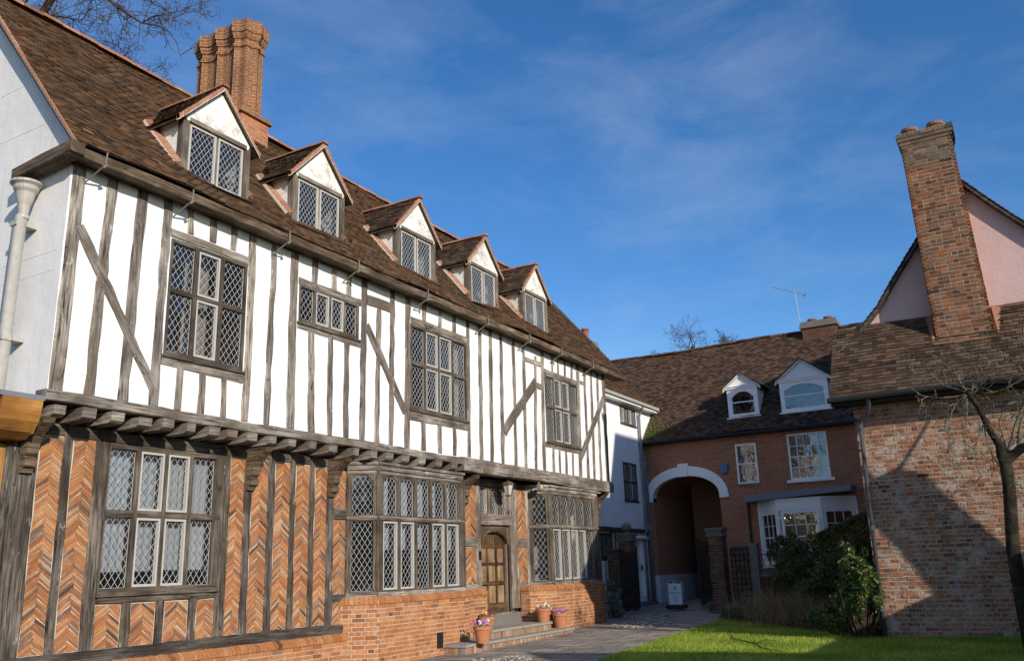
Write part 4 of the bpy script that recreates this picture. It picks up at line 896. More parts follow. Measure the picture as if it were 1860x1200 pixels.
# ================================================================ RENDERED HOUSE (white wing)
W=empty('rendered_house',(-11.8,26.5,.1),'plain white rendered house between the timbered house and the arched brick one','house')
FW=Fr((-11.8,0,0),(0,1,0),(1,0,0)); FWl=Fr((-11.92,0,0),(0,1,0),(1,0,0))
ww=[(27.95,29.35,6.22,6.82),(27.9,29.1,3.56,4.87)]
mb=MB(); holed(mb,FW,23.3,30.1,2.62,7.02,ww,-.2,0); mb.build('wall','render_white',W)
mb=MB(); holed(mb,FWl,23.3,30.1,-.2,2.62,[(25.7,26.75,1.7,2.45),(28.62,29.42,.35,2.2)],-.2,0); mb.build('lower_wall','render_white',W)
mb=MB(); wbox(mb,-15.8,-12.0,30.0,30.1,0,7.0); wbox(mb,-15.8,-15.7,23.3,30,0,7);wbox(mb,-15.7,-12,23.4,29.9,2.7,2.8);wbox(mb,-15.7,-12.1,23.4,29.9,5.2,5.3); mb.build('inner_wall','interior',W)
mb=MB(); timber(mb,FW,(23.3,2.6),(30.0,2.57),.12,-.1,.03,0,.008); mb.build('jetty_beam','oak_dark',W)
a_=window(W,FW,ww[0],[(28.0+.335*k+.02,28.0+.335*(k+1)-.02,6.27,6.77,0,k in(0,2)) for k in range(4)],fmat='oak_dark',cw=.085)
L=[]
for (c,d) in ((3.62,4.16),(4.24,4.81)):
    for k in range(3): L.append((27.95+.385*k+.02,27.95+.385*(k+1)-.02,c,d,0,1 if k==1 else 0))
b_=window(W,FW,ww[1],L,fmat='oak_dark',cw=.085)
c_=window(W,FWl,(25.7,26.75,1.7,2.45),[(25.76,26.06,1.76,2.4,0,0),(26.1,26.4,1.76,2.4,0,0),(26.44,26.7,1.76,2.4,0,0)],fmat='oak_dark')
for y in (26.82,27.12):
    mb=MB(); timber(mb,FWl,(y,.3),(y,2.55),.1,-.05,.03); mb.build('stud','oak_dark',W)
mb=MB(); fbox(mb,FWl,26.9,27.9,1.6,2.5,0,.02); mb.build('cream_panel','cream_paint',W)
for a,b in ((25.75,26.2),(26.28,26.7)):
    mb=MB(); fbox(mb,FWl,a,b,.35,1.6,0,.025); mb.build('white_board','white_paint',W)
mb=MB(); timber(mb,FWl,(25.6,1.65),(26.9,1.65),.12,-.05,.035); timber(mb,FWl,(26.24,.3),(26.24,1.6),.08,-.05,.035); mb.build('rail','oak_dark',W)
def text(s,size,mat_,M,parent,name='lettering',ext=.002):
    cu=bpy.data.curves.new(name,'FONT'); cu.body=s; cu.size=size; cu.extrude=ext; cu.align_x='CENTER'; cu.resolution_u=3
    to=bpy.data.objects.new(name+'_curve',cu); COL.objects.link(to); bpy.context.view_layer.update()
    dg=bpy.context.evaluated_depsgraph_get(); me=bpy.data.meshes.new_from_object(to.evaluated_get(dg)); bpy.data.objects.remove(to)
    me.materials.clear(); me.materials.append(MATS[mat_]); me.transform(M); o=bpy.data.objects.new(name,me); COL.objects.link(o)
    if parent: 
        o.parent=parent
        if parent.type=='EMPTY': o.matrix_parent_inverse=Matrix.Translation(-parent.location)
    return o
text('8',.2,'iron_black',Matrix.Translation((-11.895,27.22,2.2))@Matrix(((0,0,1,0),(1,0,0,0),(0,1,0,0),(0,0,0,1))),W,'house_number')
# white door with hood
mb=MB(); fbox(mb,FWl,28.66,29.38,.38,2.18,-.1,-.05); wd=mb.build('door','white_paint',W)
mb=MB(); 
for a,b,c,d in ((28.74,28.98,.5,1.05),(29.06,29.3,.5,1.05),(28.74,28.98,1.15,2.05),(29.06,29.3,1.15,2.05)): fbox(mb,FWl,a,b,c,d,-.05,-.035)
mb.build('door_panel','white_paint',wd)
mb=MB(); holed(mb,FWl,28.52,29.52,.38,2.3,[(28.66,29.38,.38,2.18)],-.05,.05); fbox(mb,FWl,28.45,29.6,2.3,2.36,0,.22); fbox(mb,FWl,28.48,29.57,2.36,2.42,0,.14); mb.build('door_surround','white_paint',W)
mb=MB(); fbox(mb,FWl,29.1,29.2,1.25,1.42,.05,.08); mb.build('entry_phone','iron_black',W)
mb=MB(); wbox(mb,-11.92,-11.5,28.45,29.6,.0,.22); mb.build('door_step','stone_dark',W)
# wing roof
def zw(x): return 7.06+.84*(-11.5-x)
vw=Vector((-1,0,.84)).normalized()
mb=MB(); tiles(mb,(-11.5,23.2,7.06),(0,1,0),vw,7.7,2.6,keep=lambda p:p.z>5.72+.96*(p.y-29.75)-.15); rw=mb.build('roof','tile_old',W)
mb=MB(); ridge(mb,(-13.5,23.2,zw(-13.5)+.02),(-13.5,31.5,zw(-13.5)+.02),.1); mb.build('ridge_tiles','tile_orange',rw)
mb=MB(); prism(mb,Fr((0,30.1,0),(1,0,0),(0,-1,0)),[(-11.8,5.7),(-11.8,7.0),(-13.5,8.6),(-15.5,7.2),(-15.8,5.7)],-.8,.0); mb.build('gable_wall','render_white',W)
mb=MB(); fbox(mb,FW,24.2,30.9,6.98,7.08,.26,.36); mb.build('gutter','pipe_cream',W)
mb=MB(); fbox(mb,FW,23.3,30.9,6.9,6.98,0,.28); mb.build('soffit','white_paint',W)
mb=MB(); wbox(mb,-11.6,-11.45,30.8,30.95,6.95,7.1); mb.build('valley_flashing','lead_sheet',W)
DW=empty('downpipe',(-11.7,29.6,3),'thin grey downpipe on the edge of the white rendered wall','downpipe')
mb=MB(); tube(mb,[(-11.5,29.4,6.98),(-11.7,29.45,6.6),(-11.72,29.5,2.6),(-11.85,29.55,2.4),(-11.85,29.6,.2)],.05,8); mb.build('pipe','pipe_grey',DW,True)
mb=MB(); 
for z in (2.7,4.3,5.6): tube(mb,[(-11.72,29.5,z),(-11.72,29.5,z+.1)],.068,8)
mb.build('pipe_collar','pipe_grey',DW,True)
DW=empty('downpipe',(-11.78,29.87,3),'thick grey downpipe in the corner beside the arched brick front','downpipe')
mb=MB(); tube(mb,[(-11.78,29.6,5.6),(-11.76,29.86,5.3),(-11.74,29.86,.2)],.065,10); mb.build('pipe','pipe_grey',DW,True)
mb=MB(); 
for z in (2.6,4.2,4.9): tube(mb,[(-11.75,29.86,z),(-11.75,29.86,z+.12)],.085,10)
mb.build('pipe_collar','pipe_grey',DW,True)
# chimney of the wing, seen over the main roof
mb=MB(); wbox(mb,-14.35,-13.65,29.0,30.5,6.5,9.75); cw_=mb.build('chimney','brick_tex_orange',W)
mb=MB(); wbox(mb,-14.42,-13.58,28.93,30.57,9.6,9.7); wbox(mb,-14.38,-13.62,28.97,30.53,9.7,9.88); mb.build('chimney_cap','stone_dark',cw_)
for y,x,hh in ((29.2,-14.0,.42),(29.6,-14.2,.36),(29.9,-13.85,.5)):
    mb=MB(); lathe(mb,(x,y,9.87),[(.14,0),(.12,hh*.8),(.15,hh*.85),(.15,hh),(.11,hh)],14); mb.build('chimney_pot','terracotta_old',cw_,True)
# ================================================================ ARCHED BRICK HOUSE
B=empty('brick_house',(-7,30,.2),'dark red brick house with a white carriage arch, white windows and long tiled roof','house')
FB=Fr((0,30,0),(1,0,0),(0,-1,0)); AX0,AX1,AZ,AR=-11.58,-9.15,3.72,.69
acx=(AX0+AX1)/2; aw=(AX1-AX0)/2
def bx(px,py,Y=30): q=ony(px,py,Y); return q.x,q.z
sash=(-8.46,-7.74,3.98,5.34); geo=(-6.68,-5.40,3.98,5.5)
mb=MB(); holed(mb,FB,-12.15,-1,-.3,5.75,[(AX0,AX1,-.3,AZ+AR),sash,geo,(-7.6,-5.0,1.35,3.2)],-.35,0)
K=28
def ell(x,a=aw,b=AR): t=min(1,abs(x-acx)/a); return AZ+b*math.sqrt(max(0,1-t*t))
for k in range(K):
    a=acx-aw*math.cos(math.pi*k/K);b=acx-aw*math.cos(math.pi*(k+1)/K)
    mb.face([FB.P(a,ell(a)),FB.P(b,ell(b)),FB.P(b,AZ+AR),FB.P(a,AZ+AR)],[(a,ell(a)),(b,ell(b)),(b,AZ+AR),(a,AZ+AR)])
mb.build('brick_wall','brick_tex',B)
# passage
mb=MB()
for x in (AX0,AX1): 
    mb.face([(x,30.35,-.3),(x,41,-.3),(x,41,AZ+.02),(x,30.35,AZ+.02)],[(30.35,-.3),(41,-.3),(41,AZ),(30.35,AZ)])
for k in range(K):
    a=acx-aw*math.cos(math.pi*k/K);b=acx-aw*math.cos(math.pi*(k+1)/K); mb.face([(a,30.29,ell(a)),(b,30.29,ell(b)),(b,41,ell(b)),(a,41,ell(a))])
mb.build('passage_wall','brick_tex',B)
mb=MB(); wbox(mb,AX0-.1,AX1+.1,41.01,41.1,-.3,4.6); mb.build('dark_passage_end','interior',B)  # near-black sheet closing the passage, painted dark for the deep shade inside
mb=MB(); wbox(mb,AX0-.02,AX0+.03,29.97,40.9,-.3,1.06); wbox(mb,-11.84,AX0-.02,29.94,30,-.3,1.06); mb.build('white_dado','limewash_blue',B)
# arch ring
mb=MB(); ao,bo=aw+.31,AR+.34
K=28
for k in range(K):
    t0,t1=math.pi*k/K,math.pi*(k+1)/K
    i0=(acx-aw*math.cos(t0),AZ+AR*math.sin(t0));i1=(acx-aw*math.cos(t1),AZ+AR*math.sin(t1)); o0=(acx-ao*math.cos(t0),AZ+bo*math.sin(t0));o1=(acx-ao*math.cos(t1),AZ+bo*math.sin(t1))
    mb.face([FB.P(*i0,.05),FB.P(*i1,.05),FB.P(*o1,.05),FB.P(*o0,.05)]); mb.face([FB.P(*o0,.05),FB.P(*o1,.05),FB.P(*o1,0),FB.P(*o0,0)]); mb.face([FB.P(*i0,.05),FB.P(*i1,.05),FB.P(*i1,-.3),FB.P(*i0,-.3)])
fbox(mb,FB,AX0-.33,AX0+.0,AZ-.14,AZ-.001,-.3,.053); fbox(mb,FB,AX1,AX1+.33,AZ-.14,AZ-.001,-.3,.053)
ar=mb.build('arch_surround','white_paint',B)
mb=MB(); prism(mb,FB,[(acx-.15,AZ+AR-.02),(acx+.13,AZ+AR-.02),(acx+.2,AZ+AR+.43),(acx-.2,AZ+AR+.43)],0,.09); mb.build('keystone','white_paint',ar)
def sashwin(par,F,r,nx,ny,mid=True,name='window',sl=True,fw=.06,bar=.022,glass=True,mat_='white_paint'):
    a,b,c,d=r; m=MB(); holed(m,F,a,b,c,d,[(a+fw,b-fw,c+fw,d-fw)],-.08,.01)
    A,B_,C_,D=a+fw,b-fw,c+fw,d-fw
    for i in range(1,nx): x=A+(B_-A)*i/nx; fbox(m,F,x-bar/2,x+bar/2,C_,D,-.05,-.02)
    for j in range(1,ny): z=C_+(D-C_)*j/ny; h=bar/2*(1.8 if mid and j*2==ny else 1); fbox(m,F,A,B_,z-h,z+h,-.052,-.018)
    if sl: fbox(m,F,a-.12,b+.12,c-.09,c,0,.1)
    o=m.build(name,mat_,par); g=MB()
    for i in range(nx):
        for j in range(ny):
            x0=A+(B_-A)*i/nx;x1=A+(B_-A)*(i+1)/nx;z0=C_+(D-C_)*j/ny;z1=C_+(D-C_)*(j+1)/ny; tx,ty=rng.gauss(0,.012),rng.gauss(0,.012)
            g.face([F.P(x0,z0,-.036-tx*.1-ty*.1),F.P(x1,z0,-.036+tx*.1-ty*.1),F.P(x1,z1,-.036+tx*.1+ty*.1),F.P(x0,z1,-.036-tx*.1+ty*.1)])
    g.build('window_glass','sash_glass',o); return o
s1=sashwin(B,FB,sash,2,2,sl=False); s2=sashwin(B,FB,geo,5,4,sl=True)
mb=MB(); fbox(mb,FB,sash[0]-.02,sash[1]+.02,3.9,3.985,0,.04); mb.build('window_sill','stone_dark',s1)
mb=MB(); wbox(mb,-11,-1.2,32.5,32.6,0,5.7); wbox(mb,-9,-1.2,30.4,32.4,3.5,3.6); wbox(mb,-9,-1.2,30.4,32.4,.5,.6); wbox(mb,-9.12,-9.0,30.4,32.4,0,5.7); mb.build('inner_wall','warm_room',B)
# bay window
mb=MB(); Fc0=Fr((0,29.3,0),(1,0,0),(0,-1,0)); prism(mb,Fc0,[(-8.12,3.32),(-4.72,3.47),(-4.72,3.66),(-8.12,3.53)],-.75,.12); mb.build('bay_canopy','lead_sheet',B)
bp_=[(-7.86,30.0),(-7.08,29.32),(-5.72,29.32),(-4.76,30.0)]
bm=MB(); bg_=MB()
for i in range(3):
    A=Vector((*bp_[i],0));Bq=Vector((*bp_[i+1],0));u=Bq-A;Ln=u.length;u.normalize();F=Fr(A,u,Vector((u.y,-u.x,0)))
    fbox(bm,F,-.01,Ln+.01,2.98,3.36,-.1,.03); fbox(bm,F,0,Ln,1.2,1.32,-.1,.05)
    w_=sashwin(B,F,(.06 if i!=1 else .08,Ln-.06,1.32,2.98),3,4,name='bay_window',sl=False,fw=.1)
    m=MB(); fbox(m,F,0,Ln,-.2,1.2,-.1,0); m.build('bay_apron','brick_tex',B)
for x,y in bp_: tube(bm,[(x,y+.02,1.2),(x,y+.02,3.3)],.05,8)
bm.build('bay_frame','white_paint',B)
cur_=MB(); curtain(B,FB,-6.9,-6.3,1.2,2.95,-.25,'curtain_pattern',.05,.16); curtain(B,FB,-7.7,-7.5,1.2,2.95,-.3,'curtain_pattern',.05,.16)
CHN=empty('chandelier',(-7.2,31.2,2.9),'small chandelier with glowing bulbs seen through the white bay window','lamp')
mb=MB(); tube(mb,[(-7.2,31.2,2.8),(-7.2,31.2,3.5)],.015,5); tube(mb,[(-7.55,31.2,2.78),(-6.85,31.2,2.78)],.012,5); mb.build('lamp_arm','iron_black',CHN)
for x in (-7.5,-7.33,-7.1,-6.9):
    mb=MB(); lathe(mb,(x,31.2,2.79),[(.001,0),(.025,.02),(.028,.045),(.001,.08)],8); mb.build('bulb','lamp_glow',CHN)
AB=empty('alarm_box',(-9.0,29.95,4.5),'faded blue square alarm box on the brick wall right of the arch','alarm box')
mb=MB(); x0,z0=bx(1309,842);x1,z1=bx(1323,859); prism(mb,FB,[(x0,z1+.08),(x0+.03,z1),(x1-.03,z1),(x1,z1+.08),(x1,z0),(x0,z0)],.001,.09); mb.build('case','alarm_blue',AB)
mb=MB(); fbox(mb,FB,x0+.02,x1-.02,z1+.1,z1+.13,.09,.1); mb.build('light_strip','pipe_grey',AB)
# iron drainpipe by the bay
mb=MB(); tube(mb,[(-8.2,29.95,3.4),(-8.2,29.95,1.8)],.04,8); mb.build('downpipe','iron_black',B)
# roof
EZ=5.72;EY=29.75;PS=.98
def zb_(y): return EZ+PS*(y-EY)
vb=Vector((0,1,PS)).normalized(); RLb=4.25*math.hypot(1,PS)
bd=[(1324.6,760,1380,752.5,1315,706.6,1376.6,698.6,1342,676,.30,.62),(1420.6,750.6,1508.6,738.6,1411,694.6,1504.6,681,1452.6,650.6,.2,.8)]
def sagb(a,b): return .03*math.sin(a*.9)+.02*math.sin(a*2.1+1)
mb=MB(); tiles(mb,(-17,EY,EZ),(1,0,0),vb,18.5,RLb,g=.1,tw=.165,sag=sagb,keep=lambda p: not(p.x<-11.9 and p.z<7.2)); 
mb.face([(-17,EY+8.5,EZ),(1.5,EY+8.5,EZ),(1.5,EY+4.25,EZ+4.16),(-17,EY+4.25,EZ+4.16)],None,0,(.3,.5,.5)); rb=mb.build('roof','tile_brown',B)
mb=MB(); ridge(mb,(-17,EY+4.25,EZ+4.25*PS+.03),(1.5,EY+4.25,EZ+4.25*PS+.05),.11,.33,lambda a:.03*math.sin(a*.9)); mb.build('ridge_tiles','tile_brown',rb)
mb=MB(); tube(mb,[(-11.9,29.66,5.66),(-1,29.66,5.64)],.06,8); fbox(mb,FB,-11.86,-1,5.62,5.74,0,.2); mb.build('gutter','tar_black',B)
for (blx,bly,brx,bry,elx,ely,erx,ery,ax,ay,f0,f1) in bd:
    Y=30.3; F=Fr((0,Y,0),(1,0,0),(0,-1,0)); p0=bx(blx,bly,Y);p1=bx(brx,bry,Y);e0=bx(elx,ely,Y);e1=bx(erx,ery,Y);ap=bx(ax,ay,Y)
    xl,xr_=p0[0],p1[0]; zb0=(p0[1]+p1[1])/2; ze=(e0[1]+e1[1])/2; xm=(xl+xr_)/2; za=ap[1]; hw=(xr_-xl)/2
    m=MB(); o1=.13 if hw<.7 else .12; sx0,sx1=xl+o1,xr_-o1; sz0=zb0+.12; sz1=ze-.14-.02
    holed(m,F,xl,xr_,zb0,ze,[(sx0,sx1,sz0,sz1)],-.06,0)
    for y_ in (xl,xr_): 
        Fc_=Fr((y_,0,0),(0,1,0),(-1 if y_==xl else 1,0,0)); m.face([Fc_.P(Y,zb0),Fc_.P(Y,ze),Fc_.P(EY+(ze-EZ)/PS,ze),Fc_.P(EY+(zb0-EZ)/PS+.1,zb0)])
    m.face([F.P(xl-.08,ze,-.01),F.P(xr_+.08,ze,-.01),F.P(xm,za-.06,-.01)])
    d=m.build('dormer','white_paint',B)
    # arched spandrel, sash, chevron boards
    rise=.25 if hw<.6 else .22; m=MB()
    K=14
    for k in range(K):
        a=sx0+(sx1-sx0)*k/K;b=sx0+(sx1-sx0)*(k+1)/K; ya,yb=archy(a,sx0,sx1,sz1,rise),archy(b,sx0,sx1,sz1,rise); m.face([F.P(a,ya,.003),F.P(b,yb,.003),F.P(b,sz1+.01,.003),F.P(a,sz1+.01,.003)]); m.face([F.P(a,ya,.003),F.P(b,yb,.003),F.P(b,yb,-.06),F.P(a,ya,-.06)])
    zm=(sz0+sz1)/2+.02; fbox(m,F,sx0,sx1,zm-.02,zm+.02,-.05,-.01); fbox(m,F,sx0,sx0+.03,sz0,sz1,-.05,-.005);fbox(m,F,sx1-.03,sx1,sz0,sz1,-.05,-.005)
    fbox(m,F,xl-.06,xr_+.06,zb0-.05,zb0+.0,-.1,.07); fbox(m,F,xl-.05,xr_+.05,ze-.05,ze+.02,-.05,.05); fbox(m,F,xl-.09,xr_+.09,ze+.02,ze+.05,-.05,.08); m.build('dormer_frame','white_paint',d)
    m=MB()
    for sg in (1,-1):
        for k in range(5):
            t=k/5.5; x0=xm+sg*hw*t*1.0; z0=ze+.07; L_=hw*(1-t); 
            a=(xm,z0+(za-ze-.15)*(1-t)*.86-.05); b=(xm+sg*(hw)*(1-t)*.9,z0+.0) 
            m2=Vector((b[0]-a[0],b[1]-a[1])).normalized(); pr=Vector((-m2.y,m2.x))*.01; m.face([F.P(a[0]-pr.x,a[1]-pr.y,.008),F.P(b[0]-pr.x,b[1]-pr.y,.008),F.P(b[0]+pr.x,b[1]+pr.y,.008),F.P(a[0]+pr.x,a[1]+pr.y,.008)])
    m.build('chevron_boards','white_paint',d)
    m=MB()
    for sg,xe in ((1,xl-.13),(-1,xr_+.13)):
        s_=(za-ze)/(hw+.13); prism(m,F,[(xe,ze-.02),(xm,za-.02),(xm,za-.13),(xe,ze-.13)],.0,.06)
    m.build('bargeboard','white_paint',d)
    m=MB(); s_=(za-ze)/(hw+.16); kp=lambda p: p.z>zb_(p.y)-.02
    tiles(m,(xl-.16,Y-.1,ze-.02),(0,1,0),Vector((1,0,s_)),2.4,(hw+.16)*math.hypot(1,s_),keep=kp); tiles(m,(xr_+.16,Y-.1,ze-.02),(0,1,0),Vector((-1,0,s_)),2.4,(hw+.16)*math.hypot(1,s_),keep=kp); m.build('dormer_roof','tile_mossy',d)
    m=MB(); m.face([F.P(sx0,sz0,-.04),F.P(sx1,sz0,-.04),F.P(sx1,zm,-.04),F.P(sx0,zm,-.04)]); m.face([F.P(sx0,zm,-.03),F.P(sx1,zm,-.03),F.P(sx1,sz1,-.032),F.P(sx0,sz1,-.032)]); m.build('window_glass','sash_glass',d)
    m=MB(); wbox(m,xl+.05,xr_-.05,Y+.5,Y+.55,zb0,ze); m.build('inner_wall','interior',d)
    curtain(d,F,sx0,sx0+.12,sz0,zm,-.12,'curtain',.02,.06)
m=MB(); r=random.Random(77)
for k in range(1500):
    y=29.8+abs(r.gauss(0,.45)); x=-11.75+abs(r.gauss(0,.38)); leafquad(m,Vector((x,y,zb_(y)+.045+r.random()*.02)),.026,r,0,1.2,r.uniform(.4,.85))
for k in range(900):
    y=29.8+r.random()*2.5; x=r.uniform(-11.7,-4); leafquad(m,Vector((x,y,zb_(y)+.04)),.02,r,0,1.2,r.uniform(0,.55))
m.build('moss','leaf_bright',rb)
# ridge chimney + aerial
mb=MB(); wbox(mb,-6.45,-5.2,33.6,34.4,8.8,10.12); cb_=mb.build('chimney','brick_tex_dark',B)
mb=MB(); wbox(mb,-6.52,-5.13,33.53,34.47,9.95,10.08); wbox(mb,-6.48,-5.17,33.57,34.43,10.08,10.2); mb.build('chimney_cap','stone_dark',cb_)
for x in (-6.1,-5.5):
    mb=MB(); lathe(mb,(x,34.0,10.19),[(.16,0),(.15,.1),(.18,.12),(.18,.17),(.12,.17)],14); mb.build('chimney_pot','terracotta_old',cb_,True)
TV=empty('tv_aerial',(-6.5,33.5,10),'thin metal television aerial on a mast beside the low roof chimney','aerial')
a=ony(1453,585,33.5);b=ony(1443,528,33.5)
mb=MB(); tube(mb,[a,b],.018,6); mb.build('mast','aluminium',TV)
a=ony(1407,525,33.5);b=ony(1460,532,33.5); a.y-=.3;b.y+=.3
mb=MB(); tube(mb,[a,b],.012,5)
for k in range(16):
    p=a.lerp(b,k/17); mb_=.09+.05*(k/16); tube(mb,[p+Vector((.05,-mb_,0)),p-Vector((.05,-mb_,0))],.004,4)
mb.build('boom','aluminium',TV)
mb=MB()
for dz in (-.1,0,.1): tube(mb,[b+Vector((0,-.16,dz)),b+Vector((0,.16,dz))],.007,4)
tube(mb,[b+Vector((0,0,-.12)),b+Vector((0,0,.12))],.01,4); tube(mb,[b+Vector((-.1,0,-.03)),b+Vector((.02,0,.05))],.03,5); mb.build('reflector','aluminium',TV)
# ================================================================ OLD BRICK COTTAGE (right)
Q=empty('brick_cottage',(-.8,17.5,0),'weathered old brick cottage with pink gable, lean-to tiled roof and tall chimney','house')
FQ=Fr((0,17.5,0),(1,0,0),(0,-1,0))
mb=MB(); bricks(mb,FQ,-2.6,1.6,-.15,4.35,bl=.23,bh=.078,j=.019,proud=.008,jit=.006,thick=.25); mb.build('brick_wall',['brick_old','mortar_old'],Q)
mb=MB(); wbox(mb,-2.6,-2.4,17.75,30,-.2,4.35); wbox(mb,-2.4,-2.3,18.7,30,4.3,5.8); mb.build('side_wall','brick_tex',Q)
vq=Vector((0,1.5,1.65)).normalized(); EQ=(17.05,4.33)
mb=MB(); tiles(mb,(-2.93,EQ[0],EQ[1]),(1,0,0),vq,4.6,math.hypot(1.5,1.65),tw=.17,g=.098,rag=.007,sag=lambda a,b:.015*math.sin(a*2)); rq=mb.build('lean_to_roof','tile_mossy',Q)
mb=MB(); tube(mb,[(-2.96,16.99,4.29),(1.7,16.99,4.31)],.055,8); fbox(mb,FQ,-2.9,1.7,4.2,4.34,.02,.42); mb.build('gutter','tar_black',Q)
FP_=Fr((0,18.58,0),(1,0,0),(0,-1,0)); axx,azz=-.24,8.74
bell=[(-2.42,5.9),(-2.0,6.33),(-1.63,6.86),(-1.1,7.56),(axx,azz)]
bellr=[(axx,azz),(.35,8.0),(.95,7.3),(1.9,6.3),(2.3,5.9)]
mb=MB(); prism(mb,FP_,bell+bellr[1:]+[(2.3,5.2),(-2.42,5.2)],-.2,0); mb.build('pink_gable','pink_render',Q)
mb=MB()
for pts,sg in ((bell,1),(bellr,-1)):
    for i in range(len(pts)-1):
        p,q=pts[i],pts[i+1]
        if sg<0: p,q=q,p
        u=Vector((q[0]-p[0],0,q[1]-p[1])); tiles(mb,(p[0]-.02*sg,18.42,p[1]+.0),(0,1,0),u,12,u.length,tw=.17,g=.1,rag=.008)
mr=mb.build('main_roof','tile_mossy',Q)
mb=MB()
for pts in (bell,bellr):
    for i in range(len(pts)-1):
        p,q=pts[i],pts[i+1]; prism(mb,FP_,[(p[0],p[1]-.09),(q[0],q[1]-.09),(q[0],q[1]+.0),(p[0],p[1]+.0)],-.1,.15)
mb.build('verge_board','oak_dark',mr)
# flashing fillets
mb=MB(); prism(mb,FP_,[(-2.35,5.86),(2.2,5.86),(2.2,5.98),(-2.35,5.98)],0,.05); mb.build('tile_fillet','tile_orange',Q)
mb=MB(); mb.face([(-2.95,18.0,5.36),(-2.5,18.55,6.02),(-2.3,18.62,6.1),(-2.75,18.0,5.42)]); mb.build('lead_flashing','lead_sheet',Q)
# chimney of real bricks
def lx(z): return -1.02-(z-5.4)*.018
def rx(z): return -.035-(z-5.4)*.033
cq=MB(); ct=MB(); nrow=54; cz0,cz1=5.3,9.48; bh=(cz1-cz0)/nrow
for r in range(nrow):
    z=cz0+r*bh; a,b=lx(z),rx(z); yy=18.05+(z-5.4)*.01
    for face in ('f','l','r'):
        F=Fr((0,yy,0),(1,0,0),(0,-1,0)) if face=='f' else (Fr((a,0,0),(0,1,0),(-1,0,0)) if face=='l' else Fr((b,0,0),(0,1,0),(1,0,0)))
        u0,u1=(a,b) if face=='f' else (yy,18.75)
        bricks(ct if z>8.85+.1*(r%3) else cq,F,u0,u1,z,z+bh,bl=.215 if r%2 else .1075,bh=bh,j=.014,proud=.006,thick=.05,bond='run' if not r%2 else 'stack',jit=.003)
wbox(cq,-.96,-.22,18.12,18.72,5.3,9.5,1)
co=cq.build('chimney',['brick_chimney','mortar_old'],Q)
ct.build('stained_brickwork',['brick_lichen','mortar_dark'],co)
cp=MB(); a,b=lx(9.5),rx(9.5)
for k,(o,h) in enumerate(((.02,.07),(.045,.07),(.06,.075))): 
    z=9.48+k*.075; bricks(cp,Fr((0,18.09-o,0),(1,0,0),(0,-1,0)),a-o,b+o,z,z+.075,bl=.228,proud=.005,thick=.7,bond='run'); bricks(cp,Fr((b+o,0,0),(0,1,0),(1,0,0)),18.09-o,18.78,z,z+.075,thick=.05)
wbox(cp,a-.03,b+.03,18.06,18.8,9.705,9.74,1); cp.build('chimney_top',['brick_lichen','mortar_dark'],co)
ms=MB(); rr=random.Random(5)
for k in range(900): leafquad(ms,Vector((rr.uniform(a-.06,b+.06),rr.uniform(18.02,18.5),9.73+rr.random()*.03-abs(rr.gauss(0,.02)))),.02,rr)
ms.build('moss','leaf_bright',co)
for x in (-.9,-.42):
    mb=MB(); lathe(mb,(x,18.38,9.73),[(.14,0),(.135,.12),(.165,.14),(.165,.2),(.12,.2)],16); mb.build('chimney_pot','terracotta_old',co,True)
mb=MB(); Fx=Fr((0,18.05,0),(1,0,0),(0,-1,0)); 
mb.face([(-1.08,17.90,5.28),(.03,17.90,5.28),(-.02,18.04,5.42),(-1.03,18.04,5.42)]); mb.face([(.03,17.90,5.28),(.14,18.5,5.95),(-.02,18.5,6.02),(-.02,18.04,5.42)]); mb.face([(-1.08,17.90,5.28),(-1.18,18.5,5.95),(-1.03,18.5,6.02),(-1.03,18.04,5.42)])
mb.build('tile_fillet','tile_orange',co)
DQ=empty('downpipe',(-2.5,17.4,2),'dark iron downpipe with swan neck at the left corner of the old brick wall','downpipe')
mb=MB(); tube(mb,[(-2.25,16.99,4.28),(-2.25,17.05,4.15),(-2.33,17.25,4.02),(-2.47,17.4,3.92),(-2.5,17.41,3.8),(-2.57,17.41,-.05)],.038,10); mb.build('pipe','pipe_dark',DQ,True)
mb=MB(); tube(mb,[(-2.75,17.3,4.08),(-2.66,17.36,3.98),(-2.5,17.4,3.9)],.04,8); mb.build('branch_pipe','pipe_dark',DQ,True)
mb=MB()
for z in (.5,1.9,3.0,3.75): tube(mb,[(-2.5-(3.8-z)*.018,17.41,z),(-2.5-(3.8-z)*.018,17.41,z+.09)],.052,10)
mb.build('pipe_collar','pipe_dark',DQ,True)
# ================================================================ GATE PIERS, GATES, GARDEN WALL
def pier(x0,x1,y0,y1,z1,ball,label):
    p=empty('gate_pier',((x0+x1)/2,(y0+y1)/2,.1),label,'gate pier','gate piers'); m=MB()
    bricks(m,Fr((0,y0,0),(1,0,0),(0,-1,0)),x0,x1,-.1,z1-.25,thick=.05); bricks(m,Fr((x1,0,0),(0,1,0),(1,0,0)),y0,y1,-.1,z1-.25,thick=.05); bricks(m,Fr((x0,0,0),(0,1,0),(-1,0,0)),y0,y1,-.1,z1-.25,thick=.05)
    m.build('shaft',['brick_dark','mortar_dark'],p)
    m=MB(); wbox(m,x0-.04,x1+.04,y0-.04,y1+.04,z1-.25,z1-.18); wbox(m,x0-.02,x1+.02,y0-.02,y1+.02,z1-.18,z1-.08); wbox(m,x0-.06,x1+.06,y0-.06,y1+.06,z1-.08,z1); m.build('cap','stone_dark',p)
    if ball:
        m=MB(); cx,cy=(x0+x1)/2,(y0+y1)/2; lathe(m,(cx,cy,z1),[(.1,0),(.06,.04)]+[(.155*math.sin(t),.19-.155*math.cos(t)) for t in np.linspace(.4,3.14,12)],18); m.build('ball_finial','stone_dark',p,True)
pier(-8.43,-8.0,26.0,26.45,2.43,False,'plain brick gate pier right of the path beside the trellised wall')
